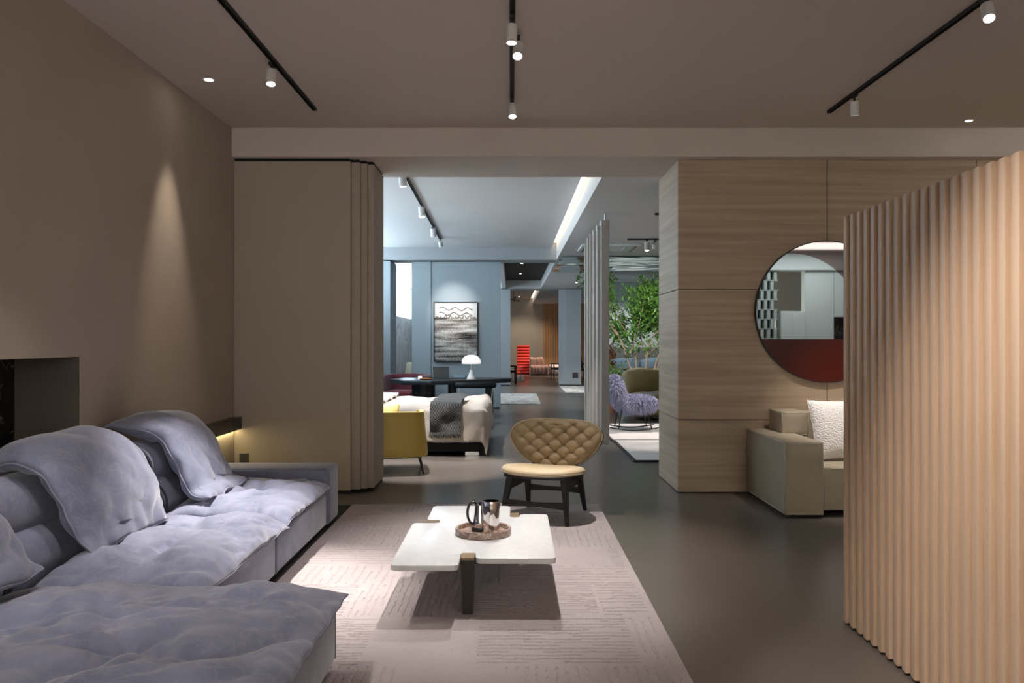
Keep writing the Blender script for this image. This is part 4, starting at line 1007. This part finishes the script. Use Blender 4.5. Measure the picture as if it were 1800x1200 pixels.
# painting
pa = thing('wall_painting', 'framed abstract painting with white waves over woven dark bands', 'painting', (-1.21, 17.17, 1.02), world=True)
PX0, PX1, PZ0, PZ1 = -1.685, -.735, 1.02, 2.30
box('canvas', PX0 + .012, PX1 - .012, 17.13, 17.168, PZ0 + .012, PZ1 - .012, 'painting', pa)
mk('frame', comb(gbox(PX0, PX0 + .018, 17.115, 17.174, PZ0, PZ1), gbox(PX1 - .018, PX1, 17.115, 17.174, PZ0, PZ1), gbox(PX0 + .018, PX1 - .018, 17.115, 17.174, PZ0, PZ0 + .018), gbox(PX0 + .018, PX1 - .018, 17.115, 17.174, PZ1 - .018, PZ1)), 'blackmetal', pa)
for k, z in enumerate((2.16, 2.05)):
    P = [(-1.56 + .70 * i / 40, 17.128, z + .032 * math.sin(i / 40 * 2.6 * 2 * math.pi + k * .6) - .02 * i / 40) for i in range(41)]
    mk('wave_ridge', gtube(P, .010, 8), 'greyside', pa, 180)
    mk('wave_ridge', gtube([(x, y, zz + .018) for x, y, zz in P], .012, 8), 'lampwhite', pa, 180)
P = [(-1.65 + .86 * i / 60, 17.128, 1.955 + .03 * abs(math.sin(i * .33)) * (1 + math.sin(i * .9)) + .01 * math.sin(i * 1.7)) for i in range(61)]
mk('mountain_ridge', gtube(P, .011, 6), 'greyside', pa, 180)
# chair by the marble window wall
o = thing('upholstered_chair', 'beige upholstered chair by the marble window wall', 'chair', (-2.95, 20.4, 0), R(-70))
mk('backrest', xf(gbox(-.33, .33, -.06, .06, 0, .50, .05, 3), tr(0, .28, .42) @ rot('X', R(-12))), 'beigefab', o, 50)
mk('back_frame', xf(gbox(-.36, .36, -.02, .02, -.05, .55, .01, 1), tr(0, .37, .40) @ rot('X', R(-12))), 'olive', o, 40)
mk('seat', gbox(-.33, .33, -.35, .30, .34, .50, .05, 3), 'paper', o, 50)
for sx in (-1, 1):
    for sy in (-1, 1): mk('leg', gtube([(sx * .26, sy * .26, .34), (sx * .28, sy * .28, 0)], .015, 8), 'blackmetal', o)

# ================================================================== PIVOT PANELS
ysv = [10.8, 11.35, 11.88, 12.36, 12.82, 13.28]
nm = ['nearest tall pale pivot panel beside the stone pier', 'second tall pale pivot panel from the stone pier', 'third tall pale pivot panel from the stone pier', 'fourth tall pale pivot panel from the stone pier', 'fifth tall pale pivot panel from the stone pier', 'farthest tall pale pivot panel in the row']
for i, y in enumerate(ysv):
    t = thing('pivot_panel', nm[i], 'panel', (1.265, y, 0), R(-3), 'row of tall pale pivot panels')
    box('panel', -.052, .052, 0, .15, .045, 3.10, 'pivot', t, .004, 1)
    mk('edge_strip', gbox(-.0535, -.0525, .01, .14, .06, 3.09), 'lampwhite', t)
    mk('pivot_rod', gtube([(0, .07, 3.10), (0, .07, HS)], .012, 8), 'chrome', t, 60); mk('pivot_foot', gtube([(0, .07, 0), (0, .07, .045)], .012, 8), 'chrome', t, 60)

# ================================================================== GARDEN CORNER ON THE RIGHT
ac = thing('air_conditioner', 'white square air conditioning cassette in the low ceiling', 'air conditioner', (1.78, 14.7, HS), world=True)
mk('cassette_frame', comb(gbox(1.25, 1.50, 14.2, 15.2, HS - .035, HS - .001, .004, 1), gbox(2.05, 2.30, 14.2, 15.2, HS - .035, HS - .001, .004, 1), gbox(1.50, 2.05, 14.2, 14.45, HS - .035, HS - .001), gbox(1.50, 2.05, 14.95, 15.2, HS - .035, HS - .001)), 'cassette', ac, 40)
mk('grille', comb(*[gbox(1.51, 2.04, 14.47 + i * .048, 14.50 + i * .048, HS - .03, HS - .012) for i in range(10)]), 'cassette', ac)
box('grille_back', 1.50, 2.05, 14.45, 14.95, HS - .010, HS - .001, 'greywall', ac)
for x in (1.30, 2.20): box('louvre', x, x + .05, 14.3, 15.1, HS - .045, HS - .036, 'greyside', ac)
# fur rocking chair
fc = thing('fur_rocking_chair', 'lilac long-haired fur rocking chair on thin metal runners', 'chair', (1.96, 12.95, .0), R(0))
def ell(c, r, n=28, m=18, p=2.4):
    V = []; F = []
    for i in range(m + 1):
        t = -math.pi / 2 + math.pi * i / m
        for j in range(n):
            a = 2 * math.pi * j / n
            f = lambda s: math.copysign(abs(s) ** (2 / p), s)
            V.append((c[0] + r[0] * f(math.cos(t)) * f(math.cos(a)), c[1] + r[1] * f(math.cos(t)) * f(math.sin(a)), c[2] + r[2] * f(math.sin(t))))
    for i in range(m):
        for j in range(n): F.append((i * n + j, i * n + (j + 1) % n, (i + 1) * n + (j + 1) % n, (i + 1) * n + j))
    return V, F
def fur(c, r, count, ln, seed, mtx=Matrix()):
    rs = random.Random(seed); V = []; F = []
    for k in range(count):
        t = math.asin(rs.uniform(-1, 1)); a = rs.uniform(0, 2 * math.pi)
        d = Vector((math.cos(t) * math.cos(a), math.cos(t) * math.sin(a), math.sin(t)))
        f = lambda s: math.copysign(abs(s) ** .85, s)
        p = Vector((c[0] + r[0] * f(d.x), c[1] + r[1] * f(d.y), c[2] + r[2] * f(d.z)))
        nn = Vector((d.x / r[0], d.y / r[1], d.z / r[2])).normalized()
        g = (nn * .55 + Vector((rs.uniform(-.5, .5), rs.uniform(-.5, .5), rs.uniform(-.2, .3) - .55 * (1 - max(0, d.z))))).normalized()
        l = ln * rs.uniform(.6, 1.2); s = g.cross(Vector((rs.uniform(-1, 1), rs.uniform(-1, 1), rs.uniform(-1, 1)))).normalized() * .0075
        b = len(V); mid = p + g * l * .6; tip = p + g * l + Vector((0, 0, -l * .35))
        V += [tuple(mtx @ q) for q in (p - s, p + s, mid + s * .7, mid - s * .7, tip)]
        F += [(b, b + 1, b + 2, b + 3), (b + 3, b + 2, b + 4)]
    return V, F
s_ = mk('seat', ell((.06, 0, .45), (.31, .30, .10)), 'furcore', fc, 180); stuff(mk('fur', fur((.06, 0, .45), (.31, .30, .10), 4500, .085, 1), 'fur', s_))
bm_ = tr(-.27, 0, .66) @ rot('Y', R(-14))
b_ = mk('backrest', xf(ell((0, 0, 0), (.09, .30, .22)), bm_), 'furcore', fc, 180); stuff(mk('fur', fur((0, 0, 0), (.09, .30, .22), 3500, .085, 2, bm_), 'fur', b_))
for sy in (-1, 1):
    P = [(x / 20 * .80 - .40, sy * .25, .032 + .05 * ((x - 10) / 10) ** 2) for x in range(21)]
    mk('runner', gtube(P, .010, 8), 'blackmetal', fc, 60)
    for x0, x1 in ((-.20, -.26), (.20, .27)): mk('leg', gtube([(x0, sy * .19, .38), (x1, sy * .25, .045)], .009, 8), 'bronze', fc, 60)
# olive sofa
ov = thing('velvet_sofa', 'olive velvet sofa with plump cushions behind the fur rocking chair', 'sofa', (2.9, 15.2, 0), world=True)
def puffbox(name, x0, x1, y0, y1, z0, z1, m, par, seed, T=.5):
    c = ((x0 + x1) / 2, (y0 + y1) / 2, (z0 + z1) / 2); V, F = ell(c, ((x1 - x0) / 2, (y1 - y0) / 2, (z1 - z0) / 2), 44, 26, 4.5)
    V = [(x + .02 * nz(x * 4 + seed, y * 4, z * 4), y + .02 * nz(x * 4, y * 4 + seed, z * 4), z + .03 * (billow(x * 3 + seed, y * 3, z * 3) - .4)) for x, y, z in V]
    return mk(name, (V, F), m, par, 180)
puffbox('seat_cushion', 2.20, 3.5, 14.35, 15.4, .22, .50, 'olive', ov, 1)
puffbox('back_cushion', 2.14, 3.1, 15.1, 15.75, .42, .92, 'olive', ov, 2); puffbox('back_cushion', 3.05, 3.9, 15.1, 15.75, .42, .92, 'olive', ov, 3)
puffbox('base', 2.12, 3.9, 14.4, 15.8, .05, .33, 'olive', ov, 5)
# tree
tv = thing('indoor_tree', 'slender multi-stemmed green indoor tree behind the olive sofa', 'tree', (2.72, 16.6, 0), world=True)
rt = random.Random(11); branches = []; tips = []
def grow(p, d, r_, l, depth):
    pts = [p.copy()]; q = p.copy(); dd = d.copy(); k = 5
    for i in range(k):
        dd = (dd + Vector((rt.uniform(-.16, .16), rt.uniform(-.16, .16), rt.uniform(-.02, .12)))).normalized(); q = q + dd * l / k; pts.append(q.copy())
        if depth >= 2 or i > 2: tips.append((q.copy(), dd.copy()))
    branches.append(gtube(pts, [r_ * (1 - .45 * i / k) for i in range(k + 1)], 6))
    if depth < 4:
        for _ in range(3 if depth < 3 else 2):
            nd = (dd + Vector((rt.uniform(-.8, .8), rt.uniform(-.6, .6), rt.uniform(-.25, .5)))).normalized()
            grow(pts[rt.choice((3, 4, 5))], nd, r_ * .56, l * rt.uniform(.55, .75), depth + 1)
for dx, dy in ((-.42, 0), (-.18, .2), (.12, -.1), (.36, .1), (.62, 0)):
    grow(Vector((2.72 + dx * .2, 16.6 + dy * .2, .42)), Vector((dx, dy, 1.15)).normalized(), .026, 1.15, 1)
mk('branches', comb(*branches), 'bark', tv, 180)
LV, LF = [], []
def leafat(p, d, s, LV, LF):
    t = (d + Vector((rt.uniform(-1, 1), rt.uniform(-1, 1), rt.uniform(-.9, .4)))).normalized(); sd = t.cross(Vector((rt.uniform(-.4, .4), rt.uniform(-.4, .4), 1))).normalized(); up = sd.cross(t)
    b = len(LV); LV += [tuple(p), tuple(p + t * s * .45 + sd * s * .24 + up * s * .06), tuple(p + t * s), tuple(p + t * s * .45 - sd * s * .24 + up * s * .06), tuple(p + t * s * .5)]
    LF += [(b, b + 1, b + 4), (b + 1, b + 2, b + 4), (b + 4, b + 2, b + 3), (b, b + 4, b + 3)]
for p, d in tips:
    if p.z > 3.0 or p.z < 1.0: continue
    for _ in range(18): leafat(p + Vector((rt.uniform(-.14, .14), rt.uniform(-.13, .13), rt.uniform(-.13, .13))), d, rt.uniform(.06, .115), LV, LF)
stuff(mk('foliage', (LV, LF), 'leaf', tv))
mk('planter', glathe([(0, 0), (.24, 0), (.30, .40), (.32, .42), (.29, .42), (.27, .37), (0, .37)], (2.72, 16.6, 0), 32), 'terracotta', tv, 40)
mk('soil', glathe([(0, .375), (.27, .375), (.27, .36)], (2.72, 16.6, 0), 24, False), 'darkwall', tv)
def shrub(lab, x, y, z0, z1, m, n, spread, cat='shrub', seed=1):
    t = thing('potted_shrub', lab, cat, (x, y, 0), world=True); rr_ = random.Random(seed); st = []; LV, LF = [], []
    for k in range(9):
        a = rr_.uniform(0, 6.28); tip = Vector((x + math.cos(a) * spread * rr_.uniform(.3, 1), y + math.sin(a) * spread * rr_.uniform(.3, 1), rr_.uniform(z0 + .2, z1)))
        b0 = Vector((x, y, .28)); st.append(gtube([b0, b0.lerp(tip, .5) + Vector((0, 0, .08)), tip], [.008, .006, .003], 5))
        for _ in range(n):
            s = rr_.uniform(.45, 1.05); leafat(b0.lerp(tip, s) + Vector((rr_.uniform(-.07, .07), rr_.uniform(-.07, .07), .05 + rr_.uniform(-.07, .07))), (tip - b0).normalized(), rr_.uniform(.07, .12), LV, LF)
    mk('stems', comb(*st), 'bark', t, 180); stuff(mk('foliage', (LV, LF), m, t))
    mk('planter', glathe([(0, 0), (.12, 0), (.15, .28), (.13, .28), (.12, .25), (0, .25)], (x, y, 0), 24), 'terracotta', t, 40)
shrub('rust-brown dried shrub left of the tree', 2.22, 18.12, .9, 1.35, 'rust', 26, .22, seed=3)
shrub('low bright green shrub beside the rust-brown shrub', 2.05, 16.15, .4, .95, 'leaf', 24, .20, seed=5)
# blue sofa and wooden table beyond the glass
bs = thing('blue_sofa', 'blue-grey sofa along the low dark wall beyond the glass', 'sofa', (4.0, 22.5, 0), world=True)
puffbox('seat_cushion', 2.4, 6.2, 21.7, 22.9, .12, .52, 'bluefab', bs, 1)
for k in range(3): puffbox('back_cushion', 2.4 + k * 1.27, 3.65 + k * 1.27, 22.65, 23.15, .45, .98, 'bluefab', bs, 2 + k)
gt_ = thing('wooden_table', 'pale wooden table beyond the glass, its top behind the tree stems', 'table', (3.5, 20.2, 0), world=True)
box('table_top', 2.55, 4.9, 19.8, 20.7, .74, .78, 'palewood', gt_, .006, 1)
for x in (2.65, 4.7):
    for y in (19.88, 20.55): box('leg', x, x + .09, y, y + .09, 0, .739, 'palewood', gt_, .004, 1)
# ================================================================== FARTHEST ROOM
rl = thing('ribbed_lounger', 'bright red ribbed upright lounger in the farthest room', 'lounger', (.5, 35.3, 0), world=True)
for i in range(10):
    mk('rib', gtube([(.23, 35.12 + i * .016, .07 + i * .128), (.77, 35.12 + i * .016, .07 + i * .128)], .066, 14), 'red', rl, 60)
mk('back_panel', ([(.24, 35.14, .0), (.77, 35.14, 0), (.77, 35.7, 0), (.24, 35.7, 0), (.24, 35.32, 1.28), (.77, 35.32, 1.28), (.77, 35.40, 1.28), (.24, 35.40, 1.28)],
   [(3, 2, 1, 0), (4, 5, 6, 7), (0, 1, 5, 4), (1, 2, 6, 5), (2, 3, 7, 6), (3, 0, 4, 7)]), 'greyside', rl)
pk = thing('pink_sofa', 'dusty pink channelled low sofa beside the red lounger', 'sofa', (1.1, 34.4, 0), world=True)
for k in range(5): puffbox('seat_channel', .78 + k * .145, .99 + k * .145, 33.9, 34.9, .01, .42, 'pink', pk, k)
for k in range(4): puffbox('back_channel', .76 + k * .14, .97 + k * .14, 34.55, 35.0, .30, .76, 'pink', pk, 9 + k)
po = thing('pale_pink_ottoman', 'pale pink low seat right of the pink sofa', 'ottoman', (1.9, 34.5, 0), world=True)
for k in range(4): puffbox('channel', 1.60 + k * .18, 1.84 + k * .18, 34.0, 35.0, .01, .44, 'palepink', po, k)
def frame_chair(lab, x, y, rz, m, seatm, cat='chair'):
    t = thing('frame_chair', lab, cat, (x, y, 0), rz)
    for sx in (-1, 1):
        mk('leg', gtube([(sx * .24, -.24, 0), (sx * .24, -.24, .60)], .02, 8), m, t, 60); mk('leg', gtube([(sx * .24, .22, 0), (sx * .24, .26, .45), (sx * .22, .32, .92)], .02, 8), m, t, 60)
        mk('arm', gtube([(sx * .24, -.27, .60), (sx * .24, .26, .62)], .02, 8), m, t, 60)
    box('seat', -.24, .24, -.24, .26, .38, .45, seatm, t, .02, 2)
    mk('backrest', xf(gbox(-.22, .22, -.02, .02, 0, .46, .015, 2), tr(0, .26, .46) @ rot('X', R(-10))), seatm, t, 50)
frame_chair('black framed armchair at the edge of the far opening', -.12, 27.5, R(95), 'blackwood', 'blackleather')
frame_chair('wooden framed chair beside the pale fluted partition in the farthest room', 1.78, 30.4, R(-80), 'wood', 'blackleather')
frame_chair('dark framed chair glimpsed right of the pale fluted partition', 2.75, 29.5, R(60), 'blackwood', 'blackleather')
cs = thing('side_table', 'small chrome frame side table beside the black chair', 'table', (.16, 29.0, 0), world=True)
mk('frame', comb(*[gtube([(.16 + dx, 29 + dy, .015), (.16 + dx, 29 + dy, .48)], .012, 8) for dx in (-.15, .15) for dy in (-.15, .15)]), 'chrome', cs, 60)
mk('ring_base', gtube([(.01, 28.85, .013), (.31, 28.85, .013), (.31, 29.15, .013), (.01, 29.15, .013)], .012, 8, True), 'chrome', cs, 60)
box('top', -.02, .34, 28.82, 29.18, .48, .50, 'chrome', cs, .004, 1)
pl = thing('pendant_lamp', 'small black branching pendant lamp in the farthest room', 'pendant', (.05, 30.5, 3.38), world=True)
mk('rod', gtube([(.05, 30.5, 3.38), (.05, 30.5, 2.95)], .012, 6), 'blackmetal', pl)
for k in range(5):
    a = k * 1.26; mk('arm', gtube([(.05, 30.5, 3.05), (.05 + .18 * math.cos(a), 30.5 + .18 * math.sin(a), 3.0 + .03 * k)], .010, 6), 'blackmetal', pl)
    mk('bulb', ell((.05 + .20 * math.cos(a), 30.5 + .20 * math.sin(a), 3.0 + .03 * k), (.035, .035, .035), 12, 8, 2), 'blackmetal', pl, 180)

# ================================================================== BEHIND THE VIEWER (seen in the round mirror)
bw = thing('block_screen', 'openwork screen of glazed blocks reflected in the round mirror', 'screen', (5.5, -2.55, 0), world=True)
me = None
for r_ in range(14):
    for c_ in range(9):
        x = 4.62 + c_ * .145 + (.07 if r_ % 2 else 0); z = .021 + r_ * .215
        if me is None:
            o = mk('block', gbox(-.035, .035, -.06, .06, 0, .185, .004, 1), 'block', None, 40); o.parent = bw; me = o.data
        else: o = bpy.data.objects.new('block', me); COL.objects.link(o); o.parent = bw
        o.location = Vector((x, -2.55, z)) - OFF[bw.name]
box('back_board', 4.55, 5.92, -2.80, -2.78, 0, 3.02, 'gap', bw)  # added black sheet, keeps the gaps dark against the lit rear wall
for r_ in range(15): box('shelf_strip', 4.55, 5.92, -2.61, -2.49, r_ * .215 + .001, .02 + r_ * .215, 'block', bw)
wr = struct(box('wall_rear_white', 6.50, 7.15, -2.7, -2.5, 0, 3.02, 'white_wall'), 'white wall panel behind the viewer')
box('wall_panel', 7.16, 8.2, -2.7, -2.5, 2.0, 3.02, 'white_wall', wr); box('marble_panel', 7.2, 8.2, -2.72, -2.62, 0, 1.99, 'blackmarble', wr)
struct(box('ceiling_beam', 4.3, 9.0, -2.8, -2.4, 3.03, HC, 'white_wall'), 'white beam behind the viewer')
ck = thing('white_counter', 'tall white cabinet reflected in the round mirror', 'cabinet', (6.2, -2.6, 0), world=True)
box('body', 5.96, 6.49, -2.95, -2.45, .05, 2.12, 'white_wall', ck, .004, 1); box('door', 5.97, 6.22, -2.452, -2.435, .07, 2.10, 'white_wall', ck, .003, 1); box('door', 6.225, 6.48, -2.452, -2.435, .07, 2.10, 'white_wall', ck, .003, 1); box('plinth', 5.98, 6.47, -2.9, -2.47, 0, .05, 'gap', ck)
